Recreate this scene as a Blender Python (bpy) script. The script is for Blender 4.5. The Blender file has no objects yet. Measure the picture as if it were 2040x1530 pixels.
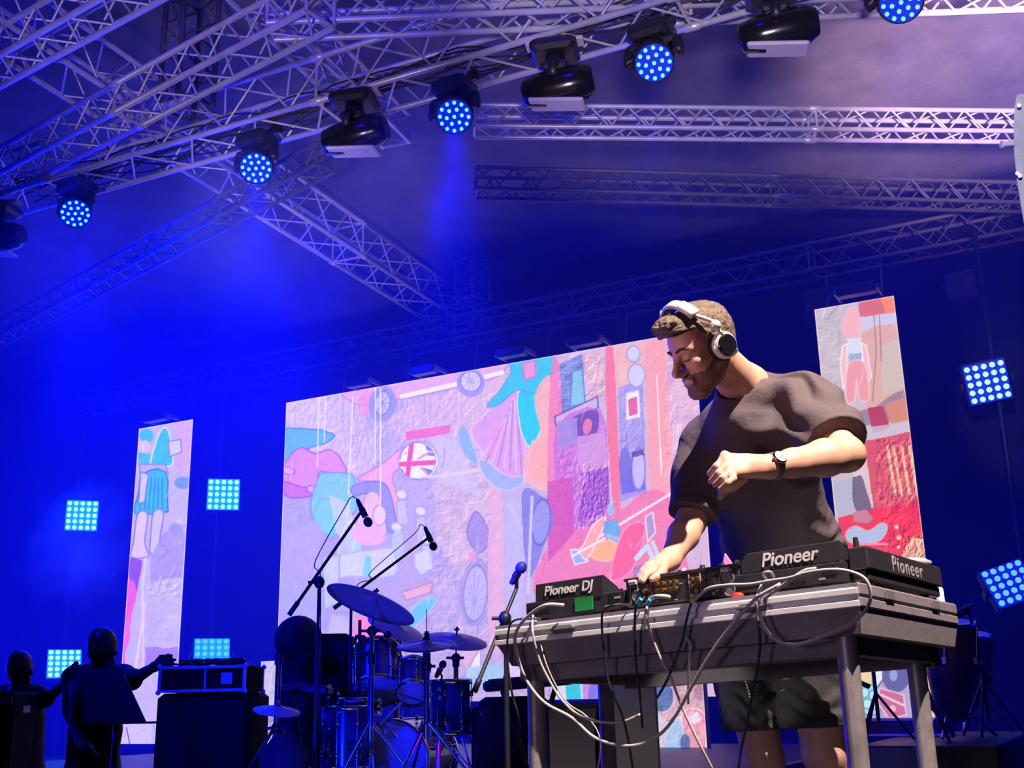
import bpy, math, random
import numpy as np
from mathutils import Vector, Matrix
random.seed(7); RS = np.random.RandomState(5)
SC = bpy.context.scene; COL = SC.collection
# ------------------------------------------------------------------ camera
FPX = 2210.0; PITCH = math.radians(15.86); YAW = math.radians(28); ROLL = math.radians(1.2); EYE = 0.65
cf = np.array([-math.sin(YAW)*math.cos(PITCH), math.cos(YAW)*math.cos(PITCH), math.sin(PITCH)])
r0 = np.array([math.cos(YAW), math.sin(YAW), 0.0]); u0 = np.cross(r0, cf)
cr = math.cos(ROLL)*r0 - math.sin(ROLL)*u0; cu = np.cross(cr, cf); CAM = np.array([0, 0, EYE])
cam = bpy.data.cameras.new('camera'); co = bpy.data.objects.new('camera', cam); COL.objects.link(co)
co.matrix_world = Matrix(((cr[0], cu[0], -cf[0], 0), (cr[1], cu[1], -cf[1], 0), (cr[2], cu[2], -cf[2], EYE), (0, 0, 0, 1)))
cam.sensor_width = 36; cam.lens = FPX/2040*36; cam.clip_start = .05; cam.clip_end = 100
SC.camera = co
def ray(px, py): return cf + (px-1020)/FPX*cr - (py-765)/FPX*cu
def P(px, py, Z): return CAM + ray(px, py)*Z                       # point at depth Z along the optical axis
def H(px, py, z): d = ray(px, py); return CAM + d*(z-EYE)/d[2]      # point at height z
def Yp(px, py, y): d = ray(px, py); return CAM + d*y/d[1]           # point on the plane Y = y
def proj(p):
    d = p-CAM; z = d@cf; return 1020+FPX*(d@cr)/z, 765-FPX*(d@cu)/z
# ------------------------------------------------------------------ view + world + lights
SC.view_settings.view_transform = 'Standard'; SC.view_settings.look = 'None'
SC.view_settings.exposure = 0; SC.view_settings.gamma = 1; SC.view_settings.use_curve_mapping = False
SC.cycles.use_denoising = True
SC.cycles.max_bounces = 6; SC.cycles.diffuse_bounces = 2; SC.cycles.glossy_bounces = 2; SC.cycles.volume_bounces = 1
SC.cycles.transparent_max_bounces = 8; SC.cycles.volume_step_rate = 2; SC.cycles.volume_max_steps = 64
SC.cycles.sample_clamp_indirect = 3
w = bpy.data.worlds.new('night'); SC.world = w; w.use_nodes = True
w.node_tree.nodes['Background'].inputs[0].default_value = (0.004, 0.002, 0.12, 1); w.node_tree.nodes['Background'].inputs[1].default_value = 0.10
def lamp(kind, name, loc, target, energy, color, size=.2, angle=None, blend=.5):
    l = bpy.data.lights.new(name, kind); l.energy = energy; l.color = color
    if kind == 'AREA': l.size = size
    elif kind == 'SPOT': l.shadow_soft_size = size; l.spot_size = math.radians(angle); l.spot_blend = blend
    else: l.shadow_soft_size = size
    o = bpy.data.objects.new(name, l); COL.objects.link(o); o.location = loc
    o.rotation_euler = (Vector(target)-Vector(loc)).to_track_quat('-Z', 'Y').to_euler(); return o
BLUE = (0.0, 0.006, 1.0)
DJ = P(1500, 860, 3.4)
lamp('SPOT', 'front_key_lamp', (1.5, 1.35, 6.4), DJ, 6000, (1, .80, .70), .04, 28, .5)
lamp('SPOT', 'truss_up_lamp', (.5, -.5, 1.0), H(1480, -190, 5.6), 2600, (.85, .66, 1.0), .3, 28, .3)  # unseen spot, cone shaped to light the upper right trusses from below
lamp('SPOT', 'diagonal_truss_lamp', (-1.5, .5, 1.0), H(610, 420, 5.6), 1300, (.92, .70, 1.0), .2, 15, .4)  # unseen spot, narrow cone shaped for the diagonal truss
lamp('SPOT', 'left_truss_lamp', (-3.0, .0, 1.0), H(430, 60, 5.6), 800, (.75, .55, 1.0), .4, 30, .5)  # unseen spot, cone shaped for the upper left trusses
lamp('SPOT', 'front_fill_lamp', (-1.2, -2.2, 2.6), P(1450, 1100, 3.2), 28, (.90, .38, .80), .5, 30, .6)  # unseen soft fill added for the performer's shaded side
lamp('SPOT', 'table_fill_lamp', (-1.8, -1.2, .9), P(1350, 1290, 3.0), 85, (.80, .62, 1.0), .3, 19, .5)  # unseen low spot added to brighten the table front
lamp('SPOT', 'face_fill_lamp', (-3.4, .9, .9), P(1385, 715, 3.2), 260, (.95, .50, .62), .25, 9, .7)  # unseen spot added to lift the face
lamp('SPOT', 'conga_fill_lamp', (1.2, 8.2, 3.2), P(1915, 1300, 6.5), 500, BLUE, .1, 30, .6)  # unseen blue spot added for highlights on the congas
lamp('SPOT', 'speaker_fill_lamp', (0.2, -1.0, 2.0), P(2060, 310, 4.2), 1800, (.75, .7, 1.0), .1, 8, .5)  # unseen spot added to light the hanging speaker
lamp('SPOT', 'mic_fill_lamp', (-3.2, 3.0, 1.6), P(1020, 1180, 5.0), 500, BLUE, .05, 16, .5)  # unseen spot added to turn the vocal mic blue
lamp('SPOT', 'canopy_fill_lamp', (1.5, 3.0, 1.9), H(1860, 110, 7.4), 12000, (.8, .5, .85), .2, 25, 1.0)  # unseen spot added for the bright patch on the roof cloth
lamp('SPOT', 'shorts_fill_lamp', (-2.9, 2.3, .25), P(1440, 1375, 3.6), 90, (1, .88, .84), .03, 8, .3)  # unseen narrow spot added for the pale side of the shorts
lamp('SPOT', 'left_rim_lamp', (-6.5, 5.0, 4.6), P(1400, 900, 3.5), 170, (.03, .0, 1.0), .15, 40, .8)
lamp('AREA', 'blue_back_fill', (-9.5, 9.5, 5.2), (-8.0, 8.0, 0.0), 700, BLUE, 3.5)  # unseen area light added for blue ambient in the haze
lamp('AREA', 'blue_upstage_fill', (-1.2, 10.8, 5.0), (-1.5, 8.0, 0.0), 35, BLUE, 2.0)  # unseen area light added for the blue haze upstage
lamp('AREA', 'blue_low_fill', (-12.5, 6.0, 1.2), (-9.0, 9.0, 2.2), 800, BLUE, 3.0)  # unseen area light added to deepen the blue haze at left
lamp('SPOT', 'blue_drum_lamp', (-6.0, 3.6, 4.6), (-4.3, 5.6, 1.0), 1300, BLUE, .15, 55, .8)
lamp('SPOT', 'cymbal_fill_lamp', (-3.0, 2.9, .25), (-4.2, 5.6, 1.3), 500, BLUE, .12, 60, .8)  # unseen low spot added to turn the cymbal undersides blue
lamp('SPOT', 'blue_case_lamp', (-3.6, 6.0, .3), (-1.4, 3.4, .7), 260, (.05, .0, 1.0), .12, 55, .8)
lamp('SPOT', 'blue_truss_lamp', (-4.2, 1.0, 7.0), (-6.6, 5.0, 5.4), 420, (.02, .0, 1.0), .2, 80, .8)
lamp('SPOT', 'blue_mid_truss_lamp', (-1.5, 2.6, 7.0), (-3.6, 6.4, 5.6), 260, (.02, .0, 1.0), .2, 80, .8)
# ------------------------------------------------------------------ materials
def lin(c):
    c = np.asarray(c, float)/255.0
    return np.where(c <= .04045, c/12.92, ((c+.055)/1.055)**2.4)
MATS = {}
def mat(name, color, rough=.5, metal=0.0, noise=None, bump=None, spec=.5, emit=None, estr=1.0, coat=0):
    m = bpy.data.materials.new(name); m.use_nodes = True; nt = m.node_tree; b = nt.nodes['Principled BSDF']
    c = lin(color) if max(color) > 1 else np.array(color, float)
    b.inputs['Base Color'].default_value = (*c, 1); b.inputs['Roughness'].default_value = rough; b.inputs['Metallic'].default_value = metal
    b.inputs['Specular IOR Level'].default_value = spec; b.inputs['Coat Weight'].default_value = coat
    if noise or bump:
        tc = nt.nodes.new('ShaderNodeTexCoord')
        n = nt.nodes.new('ShaderNodeTexNoise'); n.inputs['Scale'].default_value = (noise or bump)[0]; n.inputs['Detail'].default_value = 5
        nt.links.new(tc.outputs['Object'], n.inputs['Vector'])
    if noise:
        mr = nt.nodes.new('ShaderNodeMapRange'); mr.inputs[1].default_value = .3; mr.inputs[2].default_value = .7
        mr.inputs[3].default_value = 1-noise[1]; mr.inputs[4].default_value = 1+noise[1]
        nt.links.new(n.outputs['Fac'], mr.inputs[0])
        mx = nt.nodes.new('ShaderNodeVectorMath'); mx.operation = 'SCALE'; mx.inputs[0].default_value = c
        nt.links.new(mr.outputs[0], mx.inputs['Scale']); nt.links.new(mx.outputs[0], b.inputs['Base Color'])
    if bump:
        n2 = nt.nodes.new('ShaderNodeTexNoise'); n2.inputs['Scale'].default_value = bump[0]; n2.inputs['Detail'].default_value = 4
        nt.links.new(tc.outputs['Object'], n2.inputs['Vector'])
        bp = nt.nodes.new('ShaderNodeBump'); bp.inputs['Strength'].default_value = bump[1]; bp.inputs['Distance'].default_value = bump[2]
        nt.links.new(n2.outputs['Fac'], bp.inputs['Height']); nt.links.new(bp.outputs[0], b.inputs['Normal'])
    if emit is not None:
        b.inputs['Emission Color'].default_value = (*(lin(emit)), 1); b.inputs['Emission Strength'].default_value = estr
        try: m.cycles.emission_sampling = 'NONE'
        except Exception: pass
    MATS[name] = m; return m
mat('alu', (.62, .62, .64), .38, .35, noise=(9, .12)); mat('alu_shaded', (.13, .13, .15), .5, .3, noise=(9, .12)); mat('alu_dark', (.16, .16, .17), .5, .3)  # rear truss alu: alu darkened, their shade put into the colour
mat('black', (.012, .012, .014), .45, noise=(30, .2)); mat('black_gloss', (.008, .008, .01), .18)
mat('black_cloth', (.004, .004, .006), .95); mat('fabric_roof', (.16, .15, .17), .75, noise=(3, .18), bump=(14, .25, .02))
mat('deck_grey', (.020, .018, .024), .5, noise=(40, .15)); mat('chrome', (.75, .75, .78), .15, 1.0)
mat('steel', (.33, .30, .295), .42, .4, noise=(22, .22)); mat('case_alu', (.82, .80, .78), .42, .25, noise=(14, .15))
mat('case_grey', (.18, .155, .175), .6, 0, noise=(30, .12), bump=(120, .3, .002)); mat('floor', (.02, .02, .024), .5, noise=(5, .2))
mat('skin', (.62, .34, .24), .5, 0, noise=(26, .07), bump=(160, .15, .001)); mat('hair', (.14, .098, .07), .7, 0, noise=(90, .5), bump=(140, 1.0, .006))
mat('beard', (.20, .105, .08), .8, 0, noise=(160, .45), bump=(220, .6, .002)); mat('brow', (.10, .06, .045), .8)
mat('tee', (.088, .064, .073), .85, 0, noise=(200, .1), bump=(13, .35, .03)); mat('shorts', (.035, .034, .036), .9, 0, bump=(12, .5, .02))
mat('lip', (.45, .19, .16), .5); mat('eye', (.6, .6, .6), .3); mat('silver', (.75, .74, .70), .32, .3); mat('white_plastic', (.8, .78, .74), .35)
mat('cable_grey', (.44, .41, .38), .5); mat('cable_black', (.02, .02, .024), .5); mat('gold', (.85, .5, .18), .3, .9)
mat('green_tape', (20, 130, 60), .6); mat('blue_tape', (60, 170, 220), .5); mat('red_plastic', (220, 50, 40), .4); mat('yellow_tape', (220, 200, 40), .5)
mat('letter_white', (.75, .73, .72), .5); mat('letter_grey', (.30, .27, .30), .5); mat('pink_paper', (235, 140, 190), .7)
mat('cymbal', (.5, .42, .3), .45, .2, noise=(50, .15)); mat('drum_shell', (.03, .03, .10), .2, 0, coat=.4, noise=(12, .4)); mat('drum_head', (.5, .5, .55), .5)
mat('conga_wood', (.16, .05, .025), .3, 0, noise=(6, .4)); mat('badge', (.35, .22, .10), .4, .5); mat('maroon', (.12, .01, .03), .5)
mat('mic_lit_blue', (.04, .04, .3), .5); mat('black_matte', (.008, .008, .012), .9, spec=.12); mat('navy', (.01, .01, .02), .8); mat('person_dark', (.02, .015, .015), .7); mat('grey_cabinet', (.33, .33, .36), .55, noise=(30, .12))  # the vocal mic's blue light is put into its colour
mat('pale_metal', (.55, .52, .55), .4, .2); mat('dark_glass', (.02, .02, .03), .1)
mat('led_cyan', (0, 0, 0), .5, emit=(170, 255, 255), estr=1.4); mat('led_face', (.01, .02, .08), .3, emit=(0, 30, 235), estr=.8)
mat('led_blue', (0, 0, 0), .5, emit=(90, 170, 255), estr=1.5); mat('led_off', (.05, .09, .3), .3, 0)
mat('led_wash', (0, 0, 0), .5, emit=(110, 225, 255), estr=1.5); mat('glow_cyan', (.05, .3, .4), .4, emit=(0, 190, 220), estr=.7)
# ------------------------------------------------------------------ mesh builder
class MB:
    def __init__(s): s.v = []; s.f = []; s.sm = []; s.mi = []; s.pc = []; s.k = 0
    def add(s, vs, fs, smooth=False, mi=0):
        n = len(s.v); s.v += [tuple(map(float, p)) for p in vs]
        for q in fs: s.f.append([i+n for i in q]); s.sm.append(smooth); s.mi.append(mi); s.pc.append(s.k)
        return s
    def box(s, c, size, R=None, bev=0.0, mi=0):
        s.k += 1
        c = np.array(c, float); hx, hy, hz = [x/2 for x in size]; b = min(bev, hx*.9, hy*.9, hz*.9)
        if b <= 0:
            vs = [(x*hx, y*hy, z*hz) for z in (-1, 1) for y in (-1, 1) for x in (-1, 1)]
            fs = [(0, 2, 3, 1), (4, 5, 7, 6), (0, 1, 5, 4), (2, 6, 7, 3), (0, 4, 6, 2), (1, 3, 7, 5)]
        else:
            vs = []; fs = []
            lay = [(-hz, b), (-hz+b, 0), (hz-b, 0), (hz, b)]
            for z, i in lay:
                ax, ay = hx-i, hy-i; k = b
                vs += [(-ax+k, -ay, z), (ax-k, -ay, z), (ax, -ay+k, z), (ax, ay-k, z), (ax-k, ay, z), (-ax+k, ay, z), (-ax, ay-k, z), (-ax, -ay+k, z)]
            for L in range(3):
                for i in range(8): j = (i+1) % 8; fs.append((L*8+i, L*8+j, L*8+8+j, L*8+8+i))
            fs.append(tuple(range(7, -1, -1))); fs.append(tuple(range(24, 32)))
        vs = np.array(vs); 
        if R is not None: vs = vs @ np.array(R).T
        return s.add(vs+c, fs, False, mi)
    def cyl(s, a, b, ra, rb=None, n=12, mi=0, cap=True, smooth=True):
        return s.lathe([(0, ra), (1, rb if rb is not None else ra)], a, b, n, mi, cap, smooth)
    def lathe(s, prof, a, b, n=24, mi=0, cap=True, smooth=True):
        s.k += 1
        # profile of (t along a->b as a fraction, radius)
        a = np.array(a, float); b = np.array(b, float); d = b-a; L = np.linalg.norm(d); d = d/L
        x = np.cross(d, [0, 0, 1.0]);
        if np.linalg.norm(x) < 1e-4: x = np.array([1.0, 0, 0])
        x /= np.linalg.norm(x); y = np.cross(d, x); vs = []; fs = []
        for t, r in prof:
            for i in range(n):
                q = 2*math.pi*i/n; vs.append(a+d*L*t+r*(math.cos(q)*x+math.sin(q)*y))
        m = len(prof)
        for k in range(m-1):
            for i in range(n): j = (i+1) % n; fs.append((k*n+i, k*n+j, k*n+n+j, k*n+n+i))
        s.add(vs, fs, smooth, mi)
        if cap:
            s.add(vs[:n], [tuple(range(n-1, -1, -1))], False, mi); s.add(vs[-n:], [tuple(range(n))], False, mi)
        return s
    def tube(s, pts, r, n=8, mi=0, closed=False):
        s.k += 1
        pts = [np.array(p, float) for p in pts]; m = len(pts); vs = []; up = None
        for i, p in enumerate(pts):
            if closed: t = pts[(i+1) % m]-pts[i-1]
            else: t = pts[min(i+1, m-1)]-pts[max(i-1, 0)]
            t = t/(np.linalg.norm(t)+1e-9)
            if up is None:
                up = np.cross(t, [0.3, .2, .9]); up /= np.linalg.norm(up)
            up = up-t*(up@t); up /= np.linalg.norm(up)+1e-9; v = np.cross(t, up)
            rr = r[i] if hasattr(r, '__len__') else r
            for k in range(n):
                q = 2*math.pi*k/n; vs.append(p+rr*(math.cos(q)*up+math.sin(q)*v))
        fs = []
        for i in range(m if closed else m-1):
            for k in range(n):
                l = (k+1) % n; a2 = ((i+1) % m)*n; fs.append((i*n+k, i*n+l, a2+l, a2+k))
        if not closed: fs.append(tuple(range(n-1, -1, -1))); fs.append(tuple(range((m-1)*n, m*n)))
        return s.add(vs, fs, True, mi)
    def sph(s, c, r, n=14, mi=0, R=None):
        s.k += 1
        r = np.array([r]*3 if not hasattr(r, '__len__') else r, float); vs = []; m = n//2+1
        for i in range(m):
            th = math.pi*i/(m-1)
            for k in range(n): ph = 2*math.pi*k/n; vs.append((math.sin(th)*math.cos(ph), math.sin(th)*math.sin(ph), math.cos(th)))
        vs = np.array(vs)*r
        if R is not None: vs = vs @ np.array(R).T
        fs = [(i*n+k, i*n+n+k, i*n+n+(k+1) % n, i*n+(k+1) % n) for i in range(m-1) for k in range(n)]
        return s.add(vs+np.array(c, float), fs, True, mi)
    def prism(s, poly, z0, z1, mi=0, inset=0.0):
        n = len(poly); p = [np.array(q, float) for q in poly]; c = sum(p)/n
        lo = [q+(c-q)/np.linalg.norm(c-q)*inset for q in p]
        vs = [(q[0], q[1], z0) for q in lo]+[(q[0], q[1], z1) for q in p]
        fs = [tuple(range(n-1, -1, -1)), tuple(range(n, 2*n))]+[(i, (i+1) % n, n+(i+1) % n, n+i) for i in range(n)]
        return s.add(vs, fs, False, mi)
    def each(s, name, ms, parent=None, local=False):      # one object per solid
        out = []
        for k in sorted(set(s.pc)):
            t = MB(); ids = [i for i, p in enumerate(s.pc) if p == k]; use = sorted({v for i in ids for v in s.f[i]}); mp = {v: j for j, v in enumerate(use)}
            t.v = [s.v[v] for v in use]; t.f = [[mp[v] for v in s.f[i]] for i in ids]; t.sm = [s.sm[i] for i in ids]; t.mi = [s.mi[i] for i in ids]; out.append(t.build(name, ms, parent, local))
        return out
    def build(s, name, ms, parent=None, local=False):
        me = bpy.data.meshes.new(name); off = np.zeros(3)
        if parent is not None and not local:
            q = parent
            while q is not None: off += np.array(q.location); q = q.parent
        me.from_pydata([tuple(np.array(v)-off) for v in s.v] if off.any() else s.v, [], s.f)
        for m in (ms if isinstance(ms, (list, tuple)) else [ms]): me.materials.append(MATS[m] if isinstance(m, str) else m)
        me.polygons.foreach_set('use_smooth', s.sm); me.polygons.foreach_set('material_index', s.mi); me.update()
        o = bpy.data.objects.new(name, me); COL.objects.link(o)
        if parent is not None: o.parent = parent
        return o
def tag(o, label, cat, group=None, kind=None):
    if label: o['label'] = label
    if cat: o['category'] = cat
    if group: o['group'] = group
    if kind: o['kind'] = kind
    return o
def thing(name, label, cat, loc, group=None, rot=None):
    o = bpy.data.objects.new(name, None); COL.objects.link(o); o.location = loc; o.empty_display_size = .1
    if rot is not None: o.rotation_euler = rot
    return tag(o, label, cat, group)
def kids(o): return [c for c in bpy.data.objects if c.parent == o]
def dup(root, loc, rot, label):
    r = root.copy(); COL.objects.link(r); r.location = loc; r['label'] = label
    if rot is not None: r.rotation_euler = rot
    for ch in kids(root):
        c = ch.copy(); COL.objects.link(c); c.parent = r
        for g in kids(ch): d = g.copy(); COL.objects.link(d); d.parent = c
    return r
def rot_to(d, up=(0, 0, 1)):
    d = np.array(d, float); d /= np.linalg.norm(d); x = np.cross(up, d)
    x = x/np.linalg.norm(x) if np.linalg.norm(x) > 1e-5 else np.array([1., 0, 0]); y = np.cross(d, x); return np.array([x, y, d]).T   # columns: z axis = d
def spline(pts, k=8):
    p = [np.array(q, float) for q in pts]; p = [2*p[0]-p[1]]+p+[2*p[-1]-p[-2]]; out = []
    for i in range(1, len(p)-2):
        for j in range(k):
            t = j/k; out.append(.5*((2*p[i])+(-p[i-1]+p[i+1])*t+(2*p[i-1]-5*p[i]+4*p[i+1]-p[i+2])*t*t+(-p[i-1]+3*p[i]-3*p[i+1]+p[i+2])*t**3))
    out.append(p[-2]); return out
def struct(name, mb, m): o = mb.build(name, m); o['kind'] = 'structure'; return o
# ------------------------------------------------------------------ setting
struct('floor', MB().box((-6, 5, -.05), (26, 18, .1)), 'floor')
struct('wall_back', MB().box((-6, 13.2, 3.5), (26, .08, 7.4)), 'black_cloth')
struct('wall_left', MB().box((-17.5, 7, 3.5), (.08, 14, 7.4)), 'black_cloth')
cl = MB()
nx, ny = 40, 24; vs = []
for j in range(ny+1):
    for i in range(nx+1):
        x = -18+24*i/nx; y = .6+12.8*j/ny
        vs.append((x, y, 7.5-.09*(y-1)+.05*math.sin(y*2.1+x*.35)))
cl.add(vs, [(j*(nx+1)+i, j*(nx+1)+i+1, (j+1)*(nx+1)+i+1, (j+1)*(nx+1)+i) for j in range(ny) for i in range(nx)], True)
ceil = struct('ceiling', cl, 'fabric_roof'); so = ceil.modifiers.new('thick', 'SOLIDIFY'); so.thickness = .03; so.offset = 1
# ------------------------------------------------------------------ LED screens: picture elements as a colour grid
def _cr(p0, p1, p2, p3, t): return .5*(2*p1+(p2-p0)*t+(2*p0-5*p1+4*p2-p3)*t*t+(-p0+3*p1-3*p2+p3)*t**3)
class Art:
    def __init__(s, x0, x1, z0, z1, y, step):
        s.nx = int((x1-x0)/step); s.nz = int((z1-z0)/step); s.x0, s.x1, s.z0, s.z1, s.y = x0, x1, z0, z1, y
        gx, gz = np.meshgrid(np.linspace(x0, x1, s.nx+1), np.linspace(z0, z1, s.nz+1)); s.gx, s.gz = gx, gz
        d = np.stack([gx, np.full_like(gx, y), gz], -1)-CAM; zz = d@cf
        s.U = 1020+FPX*(d@cr)/zz; s.V = 765-FPX*(d@cu)/zz; s.c = np.zeros(gx.shape+(3,)); s.c[:] = (200, 190, 232)
        s.dx = s.wn(26)*2.2; s.dy = s.wn(22)*2.2
    def wn(s, sc, du=0, vs=1.0):      # smooth value noise
        U = (s.U+du)*vs/sc+50; V = (s.V+du)/sc+50; iu = np.floor(U).astype(int); iv = np.floor(V).astype(int); fu = U-iu; fv = V-iv
        fu = fu*fu*(3-2*fu); fv = fv*fv*(3-2*fv); T = np.random.RandomState(int(sc*7)).rand(512, 512)*2-1
        g = lambda a, b: T[a % 512, b % 512]
        return (g(iu, iv)*(1-fu)+g(iu+1, iv)*fu)*(1-fv)+(g(iu, iv+1)*(1-fu)+g(iu+1, iv+1)*fu)*fv
    def put(s, m, c, a=1.0):
        m = (m*a)[..., None]; s.c = s.c*(1-m)+np.array(c, float)*m
    def poly(s, pts, c, a=1.0, edge=None, wob=0):
        if len(pts) >= 6:
            q = [np.array(p, float) for p in pts]; N_ = len(q); sm = []
            for i in range(N_):
                p0, p1, p2, p3 = q[i-1], q[i], q[(i+1) % N_], q[(i+2) % N_]
                for t in (0, .33, .67): sm.append(p1 if t == 0 else _cr(p0, p1, p2, p3, t))
            pts = sm
        U = s.U+s.dx*wob; V = s.V+s.dy*wob; n = len(pts); ins = np.zeros(U.shape, bool); D = np.full(U.shape, 1e9)
        for i in range(n):
            x1, y1 = pts[i]; x2, y2 = pts[(i+1) % n]
            cond = (y1 > V) != (y2 > V)
            with np.errstate(all='ignore'): xi = (x2-x1)*(V-y1)/(y2-y1+1e-9)+x1
            ins ^= cond & (U < xi)
            if edge is not None:
                vx, vy = x2-x1, y2-y1; t = np.clip(((U-x1)*vx+(V-y1)*vy)/(vx*vx+vy*vy+1e-9), 0, 1)
                D = np.minimum(D, np.hypot(U-x1-t*vx, V-y1-t*vy))
        s.put(ins.astype(float), c, a)
        if edge is not None: s.put(np.clip(2.0-D, 0, 1), edge, .8)
    def ell(s, cx, cy, rx, ry, rot, c, a=1.0, edge=None):
        q = math.radians(rot); X = (s.U-cx)*math.cos(q)+(s.V-cy)*math.sin(q); Y = -(s.U-cx)*math.sin(q)+(s.V-cy)*math.cos(q)
        k = (np.hypot(X/rx, Y/ry)-1)*min(rx, ry); s.put(np.clip(.5-k/1.2, 0, 1), c, a)
        if edge is not None: s.put(np.clip(1.6-abs(k), 0, 1), edge, .8)
    def line(s, pts, w, c, a=1.0):
        D = np.full(s.U.shape, 1e9)
        for (x1, y1), (x2, y2) in zip(pts[:-1], pts[1:]):
            vx, vy = x2-x1, y2-y1; t = np.clip(((s.U-x1)*vx+(s.V-y1)*vy)/(vx*vx+vy*vy+1e-9), 0, 1); D = np.minimum(D, np.hypot(s.U-x1-t*vx, s.V-y1-t*vy))
        s.put(np.clip(w/2+.5-D, 0, 1), c, a)
    def tex(s, box, amp, sc=7, vert=1.0, c=None):
        x0, y0, x1, y1 = box; m = np.clip(np.minimum.reduce([s.U-x0, x1-s.U, s.V-y0, y1-s.V])/8, 0, 1)
        st = lambda x: np.clip(x*7+.5, 0, 1); e = st(s.wn(sc*1.5, 0, vert))-st(s.wn(sc*1.5, 1.6, vert)); n2 = s.wn(sc*2.6, 0, vert); b = st(s.wn(sc*.9, 30, vert))-st(s.wn(sc*.9, 31.2, vert))
        s.c += (m*(e*1.25+b*.6+n2*.40)*amp)[..., None]*np.array(c if c else (1, .9, .6))
    def build(s, name, label, cab=.08, group=None):
        n1 = s.nx+1; N = n1*(s.nz+1); co_ = np.stack([s.gx.ravel(), np.full(N, s.y), s.gz.ravel()], -1)
        I = (np.arange(s.nz)[:, None]*n1+np.arange(s.nx)[None]).ravel(); F = np.stack([I, I+1, I+1+n1, I+n1], -1)
        for e_ in ([(s.x0, s.z0), (s.x0, s.z1)], [(s.x0, s.z1), (s.x1, s.z1)], [(s.x1, s.z1), (s.x1, s.z0)]):
            pts = [proj(np.array([e_[0][0]+(e_[1][0]-e_[0][0])*t, s.y, e_[0][1]+(e_[1][1]-e_[0][1])*t])) for t in np.linspace(0, 1, 5)]; s.line(pts, 2.6, (250, 226, 250), .8)
        rr = np.random.RandomState(11); s.c = s.c*.88+np.array((206, 186, 226))*.12
        for k in range(70 if W_big(s) else 16):
            u = s.U.min()+rr.rand()*(s.U.max()-s.U.min()); v = s.V.min()+rr.rand()*(s.V.max()-s.V.min()); a_ = 1.57+rr.randn()*.45; L_ = 8+rr.rand()*34
            s.line([(u, v), (u+L_*math.cos(a_)*.5+3, v+L_*.5), (u+L_*math.cos(a_), v+L_)], 1.2+rr.rand(), (236, 222, 248) if rr.rand() > .4 else (140, 122, 190), .5)
        root = thing(name, label, 'screen', ((s.x0+s.x1)/2, s.y+.05, s.z0), group)
        me = bpy.data.meshes.new('display'); me.vertices.add(N); me.vertices.foreach_set('co', (co_-np.array(root.location)).ravel())
        me.loops.add(F.size); me.loops.foreach_set('vertex_index', F.ravel().astype(np.int32)); me.polygons.add(len(F))
        me.polygons.foreach_set('loop_start', np.arange(len(F), dtype=np.int32)*4); me.update(calc_edges=True)
        ca = me.color_attributes.new('picture', 'FLOAT_COLOR', 'POINT'); C4 = np.ones((N, 4)); C4[:, :3] = lin(np.clip(s.c, 0, 255)).reshape(-1, 3)
        ca.data.foreach_set('color', C4.ravel().astype(np.float32)); me.materials.append(SCREEN)
        o = bpy.data.objects.new('display', me); COL.objects.link(o); o.parent = root
        W = s.x1-s.x0; Hh = s.z1-s.z0; b = MB(); b.box(((s.x0+s.x1)/2, s.y+.006+cab/2, (s.z0+s.z1)/2), (W+.02, cab, Hh+.02)); b.build('cabinet', 'black', root)
        if s.z1 > 3:
            for xx in np.linspace(s.x0+W*.15, s.x1-W*.15, 2 if W < 3 else 5): MB().cyl((xx, s.y+.06, s.z1-.1), (xx, s.y+.25, 5.42), .012, n=6).build('hanging_bar', 'alu_dark', root)
        return root
SCREEN = bpy.data.materials.new('led_picture'); SCREEN.use_nodes = True; nt = SCREEN.node_tree; nt.nodes.remove(nt.nodes['Principled BSDF'])
em = nt.nodes.new('ShaderNodeEmission'); at_ = nt.nodes.new('ShaderNodeAttribute'); at_.attribute_name = 'picture'
nt.links.new(at_.outputs['Color'], em.inputs[0]); em.inputs[1].default_value = 1.12; nt.links.new(em.outputs[0], nt.nodes['Material Output'].inputs[0])
SCREEN.cycles.emission_sampling = 'NONE'
def W_big(a): return a.x1-a.x0 > 3
# ---- main screen
A = Art(-10.04, -3.93, .635, 4.79, 12.0, .0095)
W_ = (242, 238, 250); LAV = (196, 186, 236)
g = np.clip((A.U-560)/800, 0, 1)[..., None]; A.c = np.array((188, 176, 232))*(1-g)+np.array((214, 180, 214))*g
h = np.clip((A.V-700)/700, 0, 1)[..., None]; A.c = A.c*(1-.15*h*(1-g))
A.poly([(568, 780), (640, 780), (720, 960), (700, 1000), (640, 900), (568, 860)], (205, 190, 206), .8, wob=2)
A.poly([(575, 790), (700, 775), (735, 850), (740, 940), (640, 930), (575, 850)], (222, 196, 190), .6, wob=2); A.poly([(760, 830), (1010, 740), (1000, 860), (800, 880)], (226, 186, 180), .6, wob=2); A.tex((568, 770, 1020, 960), 22, 6, 1.6); A.tex((560, 960, 720, 1240), 16, 9); A.tex((840, 880, 1000, 1300), 22, 6, .9); A.tex((560, 1240, 1250, 1400), 20, 8)
A.poly([(860, 870), (985, 850), (1000, 1130), (930, 1160), (870, 1080)], (214, 184, 190), .75, wob=2); A.tex((865, 850, 1000, 1180), 28, 7, 1.0, (1, .8, .7))
A.poly([(690, 770), (900, 738), (1000, 700), (1000, 745), (900, 775), (740, 805), (700, 800)], (232, 168, 208), .85, edge=(180, 130, 190))      # toy car body
A.poly([(715, 790), (760, 770), (760, 825), (716, 830)], (236, 150, 178), .8); A.line([(800, 790), (905, 766), (1000, 742)], 9, W_)
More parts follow.
